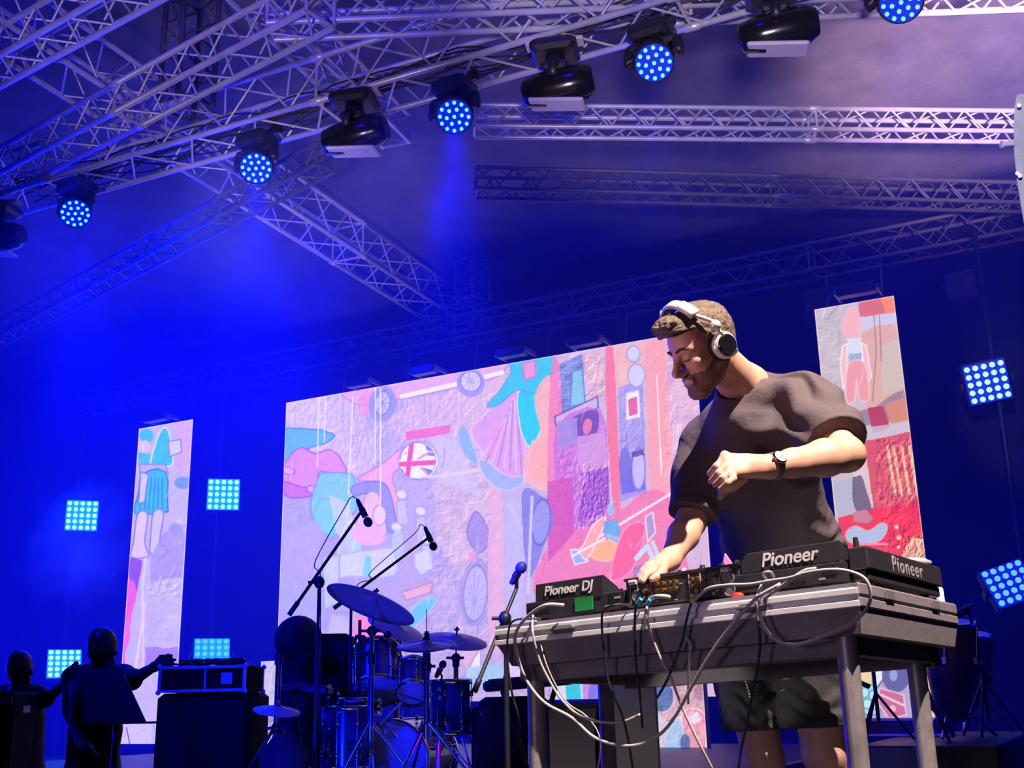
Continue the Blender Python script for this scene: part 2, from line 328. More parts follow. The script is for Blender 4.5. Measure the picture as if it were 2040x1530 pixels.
A.ell(762, 805, 27, 36, 10, (150, 150, 222)); A.ell(762, 803, 15, 24, 8, (200, 196, 240), edge=(110, 110, 190))
for k in range(8):
    q = k*math.pi/4; A.line([(762, 803), (762+14*math.cos(q), 803+23*math.sin(q))], 1.4, (130, 130, 205))
A.ell(938, 763, 28, 28, 0, (160, 150, 214)); A.ell(938, 760, 20, 20, 0, (216, 206, 232), edge=(120, 110, 190))
for k in range(10):
    q = k*math.pi/5; A.line([(938, 760), (938+19*math.cos(q), 760+19*math.sin(q))], 1.6, (170, 160, 214))
A.poly([(568, 855), (662, 862), (655, 880), (620, 890), (590, 912), (568, 925)], (92, 178, 240), .95, edge=(70, 120, 210), wob=1)               # blue cloth puppet
A.poly([(568, 920), (600, 890), (630, 905), (660, 895), (690, 930), (680, 945), (640, 940), (625, 975), (600, 985), (566, 970)], (226, 140, 190), .9, edge=(160, 90, 170), wob=1.5)
A.poly([(566, 960), (600, 970), (635, 972), (630, 985), (590, 992), (566, 985)], (205, 110, 180), .9, edge=(150, 80, 160))
for x, y in ((575, 938), (622, 975), (672, 950)): A.ell(x, y, 12, 7, 15, (225, 175, 220), edge=(150, 90, 170))
A.poly([(640, 945), (700, 945), (712, 985), (708, 1020), (672, 1040), (660, 1075), (645, 1060), (625, 1030), (620, 1000)], (126, 204, 236), .95, edge=(110, 150, 210), wob=1)
A.ell(655, 1030, 28, 38, -20, (120, 210, 238), .9, edge=(150, 160, 220)); A.poly([(655, 985), (690, 1000), (720, 1070), (700, 1100), (670, 1060)], (210, 208, 236), .8)
A.ell(690, 1085, 14, 46, 12, (190, 205, 235), .8, edge=W_); A.ell(708, 1110, 10, 40, 8, (176, 230, 232), .7)
# generic hooded toy (plain stand-in)
A.poly([(712, 955), (760, 925), (790, 900), (812, 888), (830, 892), (800, 930), (782, 948), (795, 1000), (800, 1045), (790, 1050), (775, 1000), (760, 965), (735, 958)], (240, 172, 212), 1, edge=(200, 120, 180), wob=.6)
A.poly([(700, 972), (720, 962), (760, 960), (778, 985), (790, 1050), (775, 1060), (760, 1020), (752, 985), (720, 985), (705, 988)], (152, 146, 214), 1, edge=(120, 110, 190))
A.poly([(730, 985), (752, 985), (765, 1030), (768, 1060), (745, 1085), (715, 1070), (712, 1040), (722, 1020)], (236, 190, 226), 1, wob=.6)
A.ell(756, 1027, 13, 20, 0, (240, 206, 240), edge=(180, 140, 200)); A.ell(734, 1065, 34, 22, 10, (240, 178, 212), .95)
# union flag ball
A.poly([(808, 860), (898, 846), (898, 862), (850, 872), (808, 878)], (236, 110, 150), .95); A.ell(835, 918, 38, 38, 0, (245, 240, 250), edge=(120, 120, 190))
msk = np.hypot((A.U-831)/37, (A.V-918)/36) < 1; keep = A.c.copy()
for pts in ([(800, 935), (812, 950), (790, 955)], [(846, 884), (868, 900), (850, 897)], [(840, 906), (868, 909), (867, 902)], [(838, 930), (866, 938), (855, 946)], [(815, 892), (805, 905), (812, 908)]): A.poly(pts, (100, 130, 215))
A.line([(790, 935), (832, 918)], 5, (230, 120, 150)); A.line([(866, 895), (830, 916)], 4, (225, 140, 170)); A.line([(860, 952), (832, 925)], 5, (230, 140, 160))
A.line([(780, 926), (868, 921)], 17, W_); A.line([(819, 884), (811, 954)], 16, W_); A.line([(780, 926), (868, 921)], 10, (238, 84, 112)); A.line([(820, 884), (811, 954)], 10, (238, 84, 112))
A.c = np.where(msk[..., None], A.c, keep); A.ell(831, 918, 37, 36, 0, W_, 0, edge=(150, 140, 200))
A.poly([(858, 876), (905, 868), (960, 990), (870, 960), (872, 900)], (206, 204, 240), .55); A.line([(850, 950), (880, 948), (960, 935), (1000, 940)], 6, (222, 214, 246))
for x, y in ((800, 985), (838, 1018), (790, 1050), (850, 1075)):      # small pale dolls
    A.ell(x, y, 11, 9, 20, (226, 222, 250), edge=(160, 150, 210)); A.poly([(x-10, y+14), (x+8, y+10), (x+14, y+60), (x-8, y+62)], (204, 200, 242), .8, edge=(168, 160, 214))
A.ell(792, 1085, 12, 30, 0, (186, 200, 240), .9); A.line([(636, 780), (632, 930)], 2, W_); A.line([(648, 790), (646, 880)], 2, W_); A.line([(703, 790), (694, 985)], 2, W_)
A.line([(748, 770), (747, 925)], 2.2, W_); A.line([(758, 770), (758, 1010)], 2.2, W_); A.line([(700, 985), (690, 1030)], 2, W_)
A.poly([(656, 1112), (755, 1094), (783, 1096), (786, 1146), (700, 1148), (654, 1150)], (212, 214, 248), .9, edge=(180, 176, 226)); A.poly([(722, 1146), (728, 1106), (740, 1110), (738, 1150)], (110, 208, 240), .9)
A.poly([(566, 1060), (640, 1040), (640, 1150), (562, 1160)], (184, 168, 222), .7); A.poly([(560, 1150), (640, 1145), (636, 1220), (557, 1225)], (172, 168, 226), .8)
A.poly([(642, 1110), (676, 1105), (676, 1200), (646, 1215)], (196, 206, 244), .8, edge=(150, 150, 205))
A.poly([(708, 1225), (785, 1240), (785, 1300), (700, 1305)], (250, 132, 160), .95); A.poly([(660, 1225), (705, 1230), (700, 1330), (640, 1330)], (196, 190, 226), .8)
A.poly([(800, 1240), (842, 1195), (868, 1192), (862, 1210), (835, 1240), (810, 1262)], (100, 198, 240), .95, edge=(190, 200, 245), wob=.7)
A.poly([(800, 1180), (862, 1160), (858, 1180), (810, 1196)], (236, 176, 180), .9, edge=(190, 130, 150)); A.poly([(826, 1105), (850, 1095), (862, 1130), (840, 1145), (828, 1130)], (212, 216, 250), .9)
# standing figure with purple umbrella + bicycle
A.poly([(930, 1060), (945, 1020), (960, 1030), (975, 1060), (985, 1070), (960, 1100), (945, 1095)], (158, 140, 204), .9, edge=(130, 110, 190)); A.line([(952, 1070), (950, 1130)], 5, (170, 156, 214))
A.ell(948, 1180, 30, 66, 4, (160, 150, 212), .75, edge=(150, 140, 208)); A.ell(947, 1182, 23, 56, 4, (196, 184, 228), .9, edge=(120, 120, 204))
for k in range(12):
    q = k*math.pi/6; A.line([(945, 1200), (945+22*math.cos(q), 1190+52*math.sin(q))], 1.4, (150, 150, 224))
A.poly([(934, 1100), (948, 1096), (948, 1118), (934, 1120)], (236, 150, 200), .9); A.poly([(985, 860), (1000, 1000), (1004, 1250), (985, 1300), (972, 1240), (975, 1000)], (232, 176, 196), .8, wob=1.5)
A.poly([(1005, 1000), (1040, 990), (1045, 1130), (1040, 1250), (1008, 1280)], (190, 186, 240), .8, wob=1)
# blue and violet doll: jacket, striped skirt
A.poly([(915, 855), (928, 850), (952, 920), (946, 925), (925, 905), (912, 870)], (140, 180, 240), 1, edge=(190, 190, 245)); A.poly([(955, 915), (985, 925), (1040, 945), (1040, 965), (1010, 978), (980, 965), (960, 940)], (160, 178, 242), 1, edge=(210, 210, 250))
A.poly([(945, 845), (1010, 790), (1035, 775), (1042, 860), (1046, 935), (1020, 950), (985, 930), (965, 905), (942, 870)], (216, 162, 226), 1, edge=(235, 200, 245), wob=.6)
for k in range(8): A.line([(1028-k*3, 785+k*7), (1040-k*12, 945-k*4)], 3.2, (228, 190, 240) if k % 2 else (190, 130, 210))
A.poly([(1032, 782), (1072, 775), (1082, 830), (1074, 865), (1058, 890), (1045, 878), (1035, 845)], (40, 204, 240), 1, edge=W_)
A.poly([(975, 800), (1000, 772), (1020, 740), (1018, 722), (1075, 710), (1104, 714), (1100, 745), (1082, 765), (1075, 785), (1030, 778), (1000, 800), (975, 812)], (54, 196, 238), 1, edge=(90, 150, 230), wob=.8)
A.poly([(1040, 725), (1066, 718), (1068, 748), (1046, 758)], (226, 150, 206), 1, edge=(200, 110, 180)); A.poly([(985, 840), (1000, 850), (990, 900), (970, 905)], (236, 150, 190), .5)
# shop front in pinks
A.poly([(1064, 790), (1102, 750), (1110, 900), (1096, 975), (1050, 960), (1046, 900), (1078, 870)], (246, 178, 170), .95); A.poly([(1060, 880), (1098, 860), (1100, 965), (1046, 960)], (248, 172, 150), .9, edge=(236, 190, 200))
A.poly([(1098, 730), (1115, 730), (1130, 880), (1140, 1080), (1100, 1100), (1090, 960)], (238, 120, 178), .8); A.poly([(1115, 725), (1160, 705), (1165, 800), (1120, 830)], (100, 130, 212), .8); A.tex((1110, 700, 1170, 830), 50, 6, .7, (.4, .8, 1))
A.poly([(1140, 740), (1160, 735), (1166, 805), (1136, 810)], (130, 210, 236), .8, edge=(80, 120, 210)); A.poly([(1166, 705), (1206, 700), (1206, 790), (1172, 800)], (216, 178, 196), .9); A.tex((1160, 700, 1210, 800), 40, 6)
A.poly([(1206, 698), (1222, 700), (1232, 900), (1236, 1010), (1222, 1010), (1210, 850)], (246, 110, 130), .9); A.poly([(1105, 830), (1190, 790), (1192, 812), (1108, 850)], (198, 180, 226), .95, edge=(90, 60, 150))
A.poly([(1108, 850), (1196, 815), (1212, 940), (1206, 1060), (1140, 1090), (1112, 1000)], (196, 110, 216), .85); A.tex((1108, 840, 1215, 1090), 45, 5, 1.6, (.7, .5, .9))
A.poly([(1136, 840), (1160, 822), (1190, 818), (1192, 850), (1180, 880), (1150, 880)], (90, 60, 150), .8); A.ell(1170, 850, 9, 16, 10, (226, 120, 170)); A.poly([(1150, 870), (1205, 860), (1212, 930), (1165, 950), (1150, 920)], (206, 150, 222), .9)
A.poly([(1110, 840), (1150, 832), (1150, 880), (1114, 900)], (160, 140, 226), .9); A.poly([(1168, 940), (1212, 930), (1214, 1020), (1150, 1040)], (130, 60, 180), .6); A.tex((1150, 920, 1215, 1060), 60, 4, 2.0, (.8, .6, .9))
A.poly([(1232, 770), (1280, 750), (1288, 980), (1236, 1000)], (160, 150, 236), .9); A.tex((1232, 770, 1290, 980), 40, 7, 1.5, (.6, .6, 1)); A.poly([(1222, 690), (1290, 680), (1282, 752), (1228, 775)], (240, 178, 176), .85)
A.poly([(1248, 785), (1272, 778), (1275, 830), (1248, 836)], W_, 1, edge=(220, 210, 250)); A.poly([(1252, 795), (1268, 790), (1270, 825), (1253, 829)], (222, 96, 150)); A.poly([(1233, 920), (1284, 905), (1286, 975), (1238, 985)], (90, 80, 236), .7)
A.ell(1245, 925, 12, 34, 0, (120, 110, 214)); A.ell(1272, 935, 13, 42, 0, (196, 190, 248), .95, edge=(120, 110, 210)); A.poly([(1258, 900), (1280, 896), (1284, 906), (1258, 912)], (60, 40, 140), .7)
A.ell(1262, 705, 13, 16, 0, (206, 210, 246), edge=(150, 140, 210)); A.ell(1268, 748, 17, 23, 0, (206, 206, 248), edge=(150, 140, 210)); A.poly([(1232, 735), (1248, 730), (1246, 760), (1234, 765)], (250, 190, 180))
A.poly([(1286, 690), (1320, 680), (1330, 720), (1345, 1000), (1300, 1010), (1290, 830)], (246, 160, 166), .95, wob=1); A.line([(1308, 748), (1318, 945)], 2.5, W_); A.poly([(1325, 700), (1395, 660), (1395, 900), (1340, 960)], (226, 178, 214), .7, wob=1); A.tex((1320, 700, 1400, 1000), 30, 8)
A.poly([(1080, 1110), (1130, 1060), (1200, 1040), (1290, 980), (1340, 1000), (1370, 1130), (1340, 1200), (1080, 1200)], (240, 118, 160), .9, wob=1.5); A.poly([(1090, 960), (1140, 950), (1145, 1060), (1092, 1120)], (206, 80, 160), .85)
A.poly([(1040, 990), (1060, 975), (1090, 1000), (1104, 1040), (1090, 1070), (1060, 1150), (1045, 1120)], (120, 120, 210), .85, wob=1); A.ell(1078, 1040, 18, 46, 6, (150, 150, 226), .9, edge=(90, 90, 200)); A.line([(1060, 990), (1052, 1180)], 6, (200, 200, 248))
# toy knight: orange cape, blue rider, pale lance and horse
A.line([(1190, 1072), (1350, 975)], 5, (236, 226, 250)); A.poly([(1140, 1100), (1165, 1120), (1200, 1055), (1205, 1030), (1180, 1048), (1160, 1090)], (246, 168, 150), 1, edge=W_); A.poly([(1136, 1095), (1150, 1095), (1162, 1112), (1172, 1118), (1145, 1125)], (150, 176, 240), 1, edge=W_)
A.poly([(1203, 1040), (1228, 1035), (1236, 1060), (1220, 1078), (1205, 1068)], (96, 170, 232), 1, edge=(130, 150, 230)); A.ell(1217, 1015, 8, 12, 0, (156, 180, 240)); A.poly([(1208, 1065), (1240, 1075), (1240, 1110), (1232, 1118), (1226, 1090)], (130, 176, 240), 1, edge=(180, 200, 248))
A.poly([(1180, 1100), (1200, 1078), (1225, 1080), (1228, 1100), (1212, 1118), (1182, 1112)], (252, 176, 104), 1, edge=(250, 200, 150)); A.poly([(1240, 1060), (1275, 1040), (1285, 1060), (1262, 1130), (1240, 1150), (1215, 1150)], (246, 96, 130), 1, edge=(250, 160, 190))
A.poly([(1286, 1030), (1300, 1020), (1306, 1060), (1290, 1080)], (170, 150, 210), 1, edge=W_); A.line([(1268, 1112), (1290, 1088), (1300, 1110), (1290, 1140)], 10, (200, 216, 250)); A.line([(1300, 1080), (1316, 1120)], 8, (200, 216, 250)); A.poly([(1262, 1130), (1300, 1120), (1300, 1165), (1262, 1165)], (110, 110, 190), .6)
A.line([(1140, 1108), (1205, 1072)], 4, W_)
# lower band
A.ell(938, 1300, 20, 34, 10, (220, 176, 206), .95, edge=(200, 150, 196)); A.poly([(945, 1310), (958, 1290), (958, 1330), (940, 1350), (925, 1350)], W_, .9, edge=(150, 140, 200)); A.poly([(930, 1330), (1000, 1320), (1000, 1360), (930, 1370)], (150, 206, 224), .8)
A.poly([(1005, 1310), (1090, 1300), (1090, 1345), (1005, 1350)], (222, 200, 226), .9); A.poly([(1040, 1312), (1085, 1306), (1085, 1345), (1045, 1345)], (240, 150, 140), .9)
A.poly([(1085, 1325), (1150, 1335), (1150, 1360), (1085, 1350)], (60, 200, 226)); A.ell(1115, 1380, 20, 28, 0, (216, 206, 236), edge=(120, 110, 180)); A.poly([(1125, 1362), (1155, 1340), (1160, 1395), (1128, 1398)], (40, 196, 214), 1, edge=(210, 236, 246))
A.poly([(1160, 1335), (1200, 1330), (1200, 1400), (1162, 1400)], (196, 130, 200), .9); A.ell(1190, 1385, 18, 40, 0, (120, 110, 216)); A.poly([(1225, 1330), (1250, 1330), (1250, 1395), (1228, 1395)], (226, 190, 210)); A.ell(1237, 1345, 9, 20, 0, (186, 220, 230)); A.ell(1236, 1352, 2.5, 3, 0, (60, 50, 110)); A.line([(1232, 1366), (1242, 1368)], 2, (90, 70, 130))
A.tex((556, 680, 1400, 1400), 7, 5); A.c = A.c*np.array((1.0, .985, 1.0))+np.array((2, 2, 6))
A.build('stage_screen', 'large main LED screen with pink and blue toy shop picture behind the drum kit')
# ---- right screen
A = Art(-2.515, -1.655, .30, 4.79, 12.0, .0075); A.c[:] = (196, 184, 198)
A.poly([(1710, 596), (1790, 580), (1796, 625), (1712, 635)], (216, 96, 84), .95); A.poly([(1752, 590), (1790, 580), (1794, 622), (1765, 625)], (244, 130, 70)); A.poly([(1712, 632), (1800, 620), (1800, 655), (1715, 665)], (206, 196, 236))
A.poly([(1718, 665), (1800, 655), (1812, 790), (1760, 800), (1735, 830), (1722, 760)], (222, 164, 148), .9, wob=1); A.poly([(1755, 690), (1795, 670), (1810, 770), (1758, 790)], (204, 186, 180), .9)
A.poly([(1676, 650), (1684, 628), (1700, 612), (1714, 640), (1716, 670), (1690, 674)], (244, 172, 188), 1, edge=(230, 190, 210), wob=1); A.poly([(1688, 675), (1716, 672), (1720, 722), (1692, 726)], (214, 220, 250), 1); A.poly([(1692, 705), (1716, 703), (1717, 724), (1692, 726)], (150, 170, 220))
A.poly([(1678, 690), (1688, 685), (1686, 760), (1680, 775), (1674, 730)], (244, 186, 200), 1, edge=W_); A.poly([(1716, 682), (1726, 690), (1736, 750), (1730, 760), (1720, 725)], (244, 180, 196), 1, edge=W_)
A.poly([(1690, 726), (1722, 724), (1732, 792), (1712, 796), (1706, 755), (1702, 798), (1686, 798)], (238, 150, 160), 1, edge=(244, 196, 200)); A.line([(1741, 628), (1746, 700), (1738, 800)], 1.6, (130, 100, 110)); A.line([(1752, 628), (1756, 720)], 1.6, (130, 100, 110))
A.tex((1622, 600, 1680, 820), 24, 7); A.poly([(1680, 832), (1740, 810), (1800, 775), (1806, 800), (1770, 840), (1690, 850)], (140, 110, 130), .8, wob=1); A.poly([(1728, 812), (1758, 808), (1772, 850), (1740, 865)], (178, 50, 50), .95, wob=.6)
A.poly([(1762, 805), (1808, 790), (1814, 840), (1775, 845)], (214, 130, 84), .95); A.poly([(1700, 860), (1815, 835), (1825, 880), (1800, 890), (1710, 880)], (206, 186, 216), .8, wob=1); A.poly([(1722, 880), (1818, 860), (1840, 1060), (1760, 1080), (1724, 1000)], (214, 70, 66), .95, wob=1)
for x in (1768, 1780, 1796, 1812): A.line([(x, 890), (x+16, 985)], 6, (230, 176, 140))
A.poly([(1700, 880), (1722, 880), (1740, 1010), (1700, 1030)], (220, 196, 206), .95); A.tex((1740, 870, 1830, 1010), 60, 5, 1.5, (1, .6, .4)); A.poly([(1660, 960), (1700, 950), (1712, 1040), (1672, 1040)], (176, 176, 206), .9); A.poly([(1698, 950), (1716, 948), (1740, 1020), (1720, 1040), (1700, 1010)], (90, 76, 96), .85, wob=1)
A.poly([(1670, 1030), (1850, 990), (1860, 1150), (1680, 1150)], (238, 44, 44), .95, wob=1); A.tex((1750, 980, 1850, 1130), 50, 7, 1, (1, .5, .3)); A.poly([(1686, 1060), (1705, 1048), (1730, 1058), (1755, 1042), (1768, 1050), (1755, 1075), (1720, 1085), (1690, 1078)], (170, 186, 232), 1, edge=(240, 170, 190))
A.poly([(1700, 1020), (1726, 1015), (1740, 1034), (1730, 1042), (1700, 1040)], (196, 120, 140)); A.ell(1786, 1050, 4, 4, 0, (255, 220, 180)); A.ell(1791, 1071, 5, 5, 0, (255, 190, 130)); A.ell(1790, 1090, 3, 3, 0, (255, 220, 200)); A.line([(1705, 1083), (1766, 1084)], 5, (246, 140, 170))
A.poly([(1795, 1110), (1815, 1070), (1842, 1075), (1846, 1125), (1800, 1125)], (226, 160, 120), .95, wob=1); A.tex((1795, 1060, 1850, 1130), 70, 4, 2)
A.poly([(1640, 1290), (1900, 1270), (1920, 1480), (1660, 1480)], (176, 160, 206), 1); A.poly([(1755, 1290), (1800, 1288), (1800, 1310), (1765, 1318)], (236, 176, 190)); A.poly([(1710, 1290), (1755, 1300), (1764, 1345), (1745, 1370), (1715, 1360)], (222, 236, 246), 1, edge=(60, 60, 120), wob=.8)
A.ell(1785, 1345, 28, 34, 0, (84, 86, 150), .95); A.ell(1780, 1345, 8, 12, 0, (140, 160, 214)); A.poly([(1710, 1340), (1736, 1336), (1740, 1390), (1712, 1400)], (240, 206, 150), .95, edge=(150, 170, 160)); A.ell(1735, 1395, 26, 30, 0, (150, 222, 240), .95, edge=(60, 110, 170))
for x, y in ((1722, 1380), (1740, 1385), (1728, 1402), (1746, 1404)): A.ell(x, y, 9, 10, 0, (176, 232, 244), 1, edge=(70, 120, 180))
A.poly([(1752, 1370), (1800, 1385), (1806, 1425), (1770, 1432), (1750, 1400)], (196, 96, 140), .95, edge=(240, 200, 220), wob=.6); A.ell(1778, 1412, 7, 7, 0, (240, 180, 200)); A.line([(1755, 1384), (1800, 1405)], 4, (236, 214, 230)); A.poly([(1718, 1440), (1750, 1425), (1768, 1455), (1722, 1465)], (60, 200, 236), .95)
A.poly([(1840, 1340), (1858, 1330), (1890, 1400), (1890, 1450), (1845, 1455)], (236, 196, 170), .95)
A.build('stage_screen', 'tall narrow LED screen with red toy stall picture behind the performer at right')
# ---- left screen
A = Art(-12.93, -11.82, .15, 4.79, 12.0, .009); A.c[:] = (194, 178, 220)
A.poly([(350, 845), (392, 838), (388, 930), (352, 950)], (214, 170, 196), .9); A.tex((340, 1030, 390, 1110), 24, 6); A.ell(365, 962, 18, 12, 0, (110, 150, 226)); A.ell(350, 1055, 14, 12, 0, (150, 150, 224))
A.ell(292, 868, 14, 14, 0, (60, 186, 220), edge=(120, 200, 230)); A.poly([(276, 900), (300, 905), (300, 925), (276, 925)], (70, 190, 224)); A.ell(288, 890, 12, 13, 0, (216, 190, 224)); A.poly([(322, 855), (336, 860), (345, 920), (325, 930), (300, 930), (308, 890)], (60, 190, 220), 1, edge=W_)
A.poly([(335, 880), (360, 875), (362, 900), (338, 910)], (214, 206, 232), 1, edge=(120, 120, 190)); A.poly([(278, 925), (330, 925), (335, 945), (280, 950)], (186, 176, 220), 1, edge=(120, 120, 180))
A.poly([(285, 945), (330, 940), (334, 1010), (328, 1020), (270, 1024), (276, 985)], (60, 182, 220), 1, edge=(40, 100, 180), wob=.6)
for k in range(6): A.line([(288+k*7, 950), (278+k*9, 1018)], 1.6, (30, 110, 180))
A.poly([(280, 940), (296, 945), (288, 1000), (276, 1004)], (206, 200, 230), 1, edge=(110, 110, 180)); A.poly([(274, 1024), (294, 1024), (288, 1080), (296, 1108), (262, 1110), (266, 1080)], (226, 196, 214), 1, edge=(120, 110, 160)); A.poly([(306, 1020), (326, 1020), (318, 1080), (332, 1092), (325, 1108), (300, 1104), (300, 1070)], (206, 196, 212), 1, edge=(120, 110, 160))
A.poly([(326, 1060), (370, 1060), (362, 1150), (300, 1160), (300, 1110)], (160, 140, 218), .7); A.poly([(256, 1110), (286, 1115), (270, 1190), (252, 1240), (250, 1150)], (130, 60, 190), .9, wob=1.5); A.poly([(250, 1150), (272, 1180), (262, 1240), (250, 1300), (238, 1340), (240, 1220)], (240, 90, 150), .9, wob=2)
A.line([(290, 1112), (284, 1170), (284, 1250), (266, 1340)], 4, (222, 206, 232)); A.line([(286, 1200), (272, 1330)], 2, (236, 210, 240)); A.line([(288, 1200), (284, 1330)], 2, (236, 210, 240)); A.tex((290, 1140, 370, 1200), 34, 5); A.tex((290, 1220, 360, 1300), 22, 8, .6)
A.poly([(290, 1290), (360, 1290), (355, 1330), (290, 1335)], (150, 110, 200), .8, wob=1); A.poly([(225, 1440), (300, 1440), (300, 1560), (220, 1560)], (206, 190, 216)); A.poly([(225, 1525), (245, 1500), (268, 1496), (266, 1560), (225, 1560)], (40, 196, 226), 1); A.line([(252, 1450), (262, 1500), (268, 1540)], 2, (60, 50, 110)); A.tex((276, 1480, 300, 1540), 60, 5)
A.tex((230, 840, 390, 1500), 8, 6)
A.build('stage_screen', 'tall narrow LED screen with puppet in turquoise skirt, left of the main screen')
# ---- lower columns
A = Art(-8.59, -8.125, -.0+.02, 1.116, 10.0, .008); A.c[:] = (196, 188, 214); A.poly([(540, 1340), (575, 1330), (575, 1370), (545, 1370)], (176, 176, 206), .8); A.tex((510, 1310, 590, 1400), 20, 7); A.poly([(508, 1420), (590, 1410), (590, 1500), (508, 1500)], (150, 130, 140), .8); A.tex((508, 1410, 590, 1500), 80, 5); A.poly([(508, 1500), (590, 1480), (590, 1530), (508, 1540)], (90, 110, 190), .8)
A.build('stage_screen', 'short LED column screen at left of the drum kit, under the main screen')
A = Art(-3.885, -3.42, .02, 1.05, 10.0, .007); A.c[:] = (206, 160, 170); A.poly([(1300, 1320), (1345, 1320), (1345, 1365), (1305, 1368)], (236, 156, 110)); A.poly([(1345, 1320), (1400, 1320), (1402, 1350), (1345, 1350)], (240, 166, 130)); A.poly([(1378, 1320), (1402, 1320), (1402, 1400), (1384, 1390)], (176, 130, 140), .9)
A.ell(1316, 1385, 26, 34, -10, (84, 110, 160), 1, edge=(220, 200, 220)); A.ell(1358, 1400, 14, 20, 0, (200, 150, 160), edge=(230, 200, 210)); A.poly([(1304, 1410), (1330, 1440), (1330, 1540), (1304, 1540)], (210, 200, 226)); A.poly([(1330, 1440), (1360, 1425), (1362, 1460), (1350, 1530), (1320, 1540)], (170, 196, 236), 1, edge=(220, 220, 246))
A.poly([(1360, 1420), (1390, 1410), (1408, 1440), (1404, 1500), (1370, 1500), (1360, 1450)], (232, 150, 166), 1, edge=(246, 214, 226), wob=1); A.ell(1384, 1430, 12, 12, 0, (226, 206, 236)); A.ell(1365, 1480, 10, 18, 0, (80, 100, 150)); A.poly([(1318, 1500), (1345, 1490), (1345, 1540), (1315, 1540)], (60, 160, 230), .9); A.tex((1300, 1320, 1412, 1540), 26, 6)
A.build('stage_screen', 'short LED column screen with cartoon picture seen between the table legs')
for px, py, wd, lab in ((1706, 578, .42, 'over the right screen'), (1020, 702, .4, 'over the main screen, nearest its blue doll'), (1165, 679, .42, 'over the main screen, just left of the performer head'), (845, 737, .36, 'over the main screen above the toy car'), (715, 762, .36, 'over the main screen, nearest its upper left corner'), (310, 832, .46, 'over the left screen')):
    p = Yp(px, py, 11.75); r = thing('strip_light', 'dark rectangular strip light mounted '+lab, 'stage light', p, 'strip lights over the screens')
    MB().box(p, (wd, .14, .12), bev=.015).build('housing', 'black', r); MB().box(p+np.array([0, -.072, 0]), (wd-.05, .006, .07)).build('lens', 'dark_glass', r)
    b = MB(); [b.box(p+np.array([s*(wd/2+.012), .15, .0]), (.02, .42, .06)) for s in (-1, 1)]; b.each('bracket', 'alu_dark', r)
# ------------------------------------------------------------------ trusses
def truss(a, b, w, label, up=(0, 0, 1), rc=.025, group='roof trusses', am='alu'):
    a = np.array(a, float); b = np.array(b, float); d = b-a; L = np.linalg.norm(d); d /= L; s = np.cross(d, up); s /= np.linalg.norm(s); t = np.cross(s, d)
    r = thing('truss', label, 'truss', a, group); K = [(1, 1), (1, -1), (-1, -1), (-1, 1)]; h = w/2
    off = [s*i*h+t*j*h for i, j in K]
    xs = list(np.arange(3, L-1, 3)) if L > 4 else []; prof = [(0, rc)]
    for x in xs: prof += [((x-.06)/L, rc), ((x-.055)/L, rc*1.35), ((x+.055)/L, rc*1.35), ((x+.06)/L, rc)]
    for o in off: MB().lathe(prof+[(1, rc)], a+o, b+o, 8).build('chord', am, r)
    m = MB(); n = max(2, int(round(L/(w*1.7)))); st = L/n
    for q in range(4):
        o1, o2 = off[q], off[(q+1) % 4]
        for k in range(n):
            p = a+d*st*k; e = p+d*st/2; g_ = p+d*st
            m.cyl(p+o1, e+o2, rc*.42, n=5, cap=False); m.cyl(e+o2, g_+o1, rc*.42, n=5, cap=False)
    for end in [a]+[a+d*x for x in np.arange(3, L, 3)]+[b]:
        for q in range(4): m.cyl(end+off[q], end+off[(q+1) % 4], rc*.6, n=5, cap=False)
    m.build('brace', am, r)
    return r
Z = 5.5
def ext(p, q, e0, e1): d = (q-p)/np.linalg.norm(q-p); return p-d*e0, q+d*e1
a, b = ext(H(206, 314, Z), H(1265, 3, Z), 3.5, 3.5); T1a, T1b = a, b; truss(a, b, .40, 'long front box truss carrying the moving head lamps')
a, b = ext(H(20, 40, Z+.42), H(930, 640, Z+.42), 1.0, 0); truss(a, b, .42, 'pale diagonal truss running from upper left down to the main screen')
a, b = ext(H(620, 33, Z+.05), H(1900, -20, Z+.05), .3, .6); truss(a, b, .22, 'truss along the top edge of the photo, behind the front lamp truss')
a, b = ext(H(945, 241, Z+.0), H(2030, 252, Z), .0, .8); truss(a, b, .20, 'pale lit truss across the right, under the bright roof cloth', rc=.022)
a, b = ext(H(948, 364, Z), H(2000, 392, Z), .0, .8); truss(a, b, .22, 'dim blue truss across the right, below the pale lit one', am='alu_shaded', rc=.022)
a, b = ext(Yp(300, 785, 12.3), Yp(2040, 430, 12.3), 1.5, 1.0); a[2] = b[2] = 5.48; truss(a, b, .32, 'dark rear truss above the LED screens', am='alu_shaded')
a, b = ext(H(530, 0, Z+.42), H(790, 262, Z+.42), 1.2, 0); truss(a, b, .28, 'pale diagonal truss crossing at top centre of the photo')
a, b = ext(H(0, 345, Z), H(545, 55, Z), 1.0, .5); truss(a, b, .27, 'truss rising behind the front truss in the upper left')
a, b = ext(H(0, 665, Z), H(650, 312, Z), .6, 0); truss(a, b, .22, 'far left eave truss rising out of the blue haze', am='alu_shaded', rc=.02)
a, b = ext(H(0, 115, Z+.1), H(205, 0, Z+.1), .6, .6); truss(a, b, .26, 'short truss in the top left corner of the photo')
p = H(370, 215, 5.75); truss(p, (p[0], p[1], 6.9), .34, 'dark upright truss standing on the front truss at upper left', am='alu_shaded', up=(.3, 1, 0))
p = H(942, 600, 5.7); truss((p[0], p[1], 5.7), (p[0], p[1], 6.25), .32, 'dark upright truss above the rear truss behind the centre haze', am='alu_shaded', up=(.3, 1, 0), rc=.02)
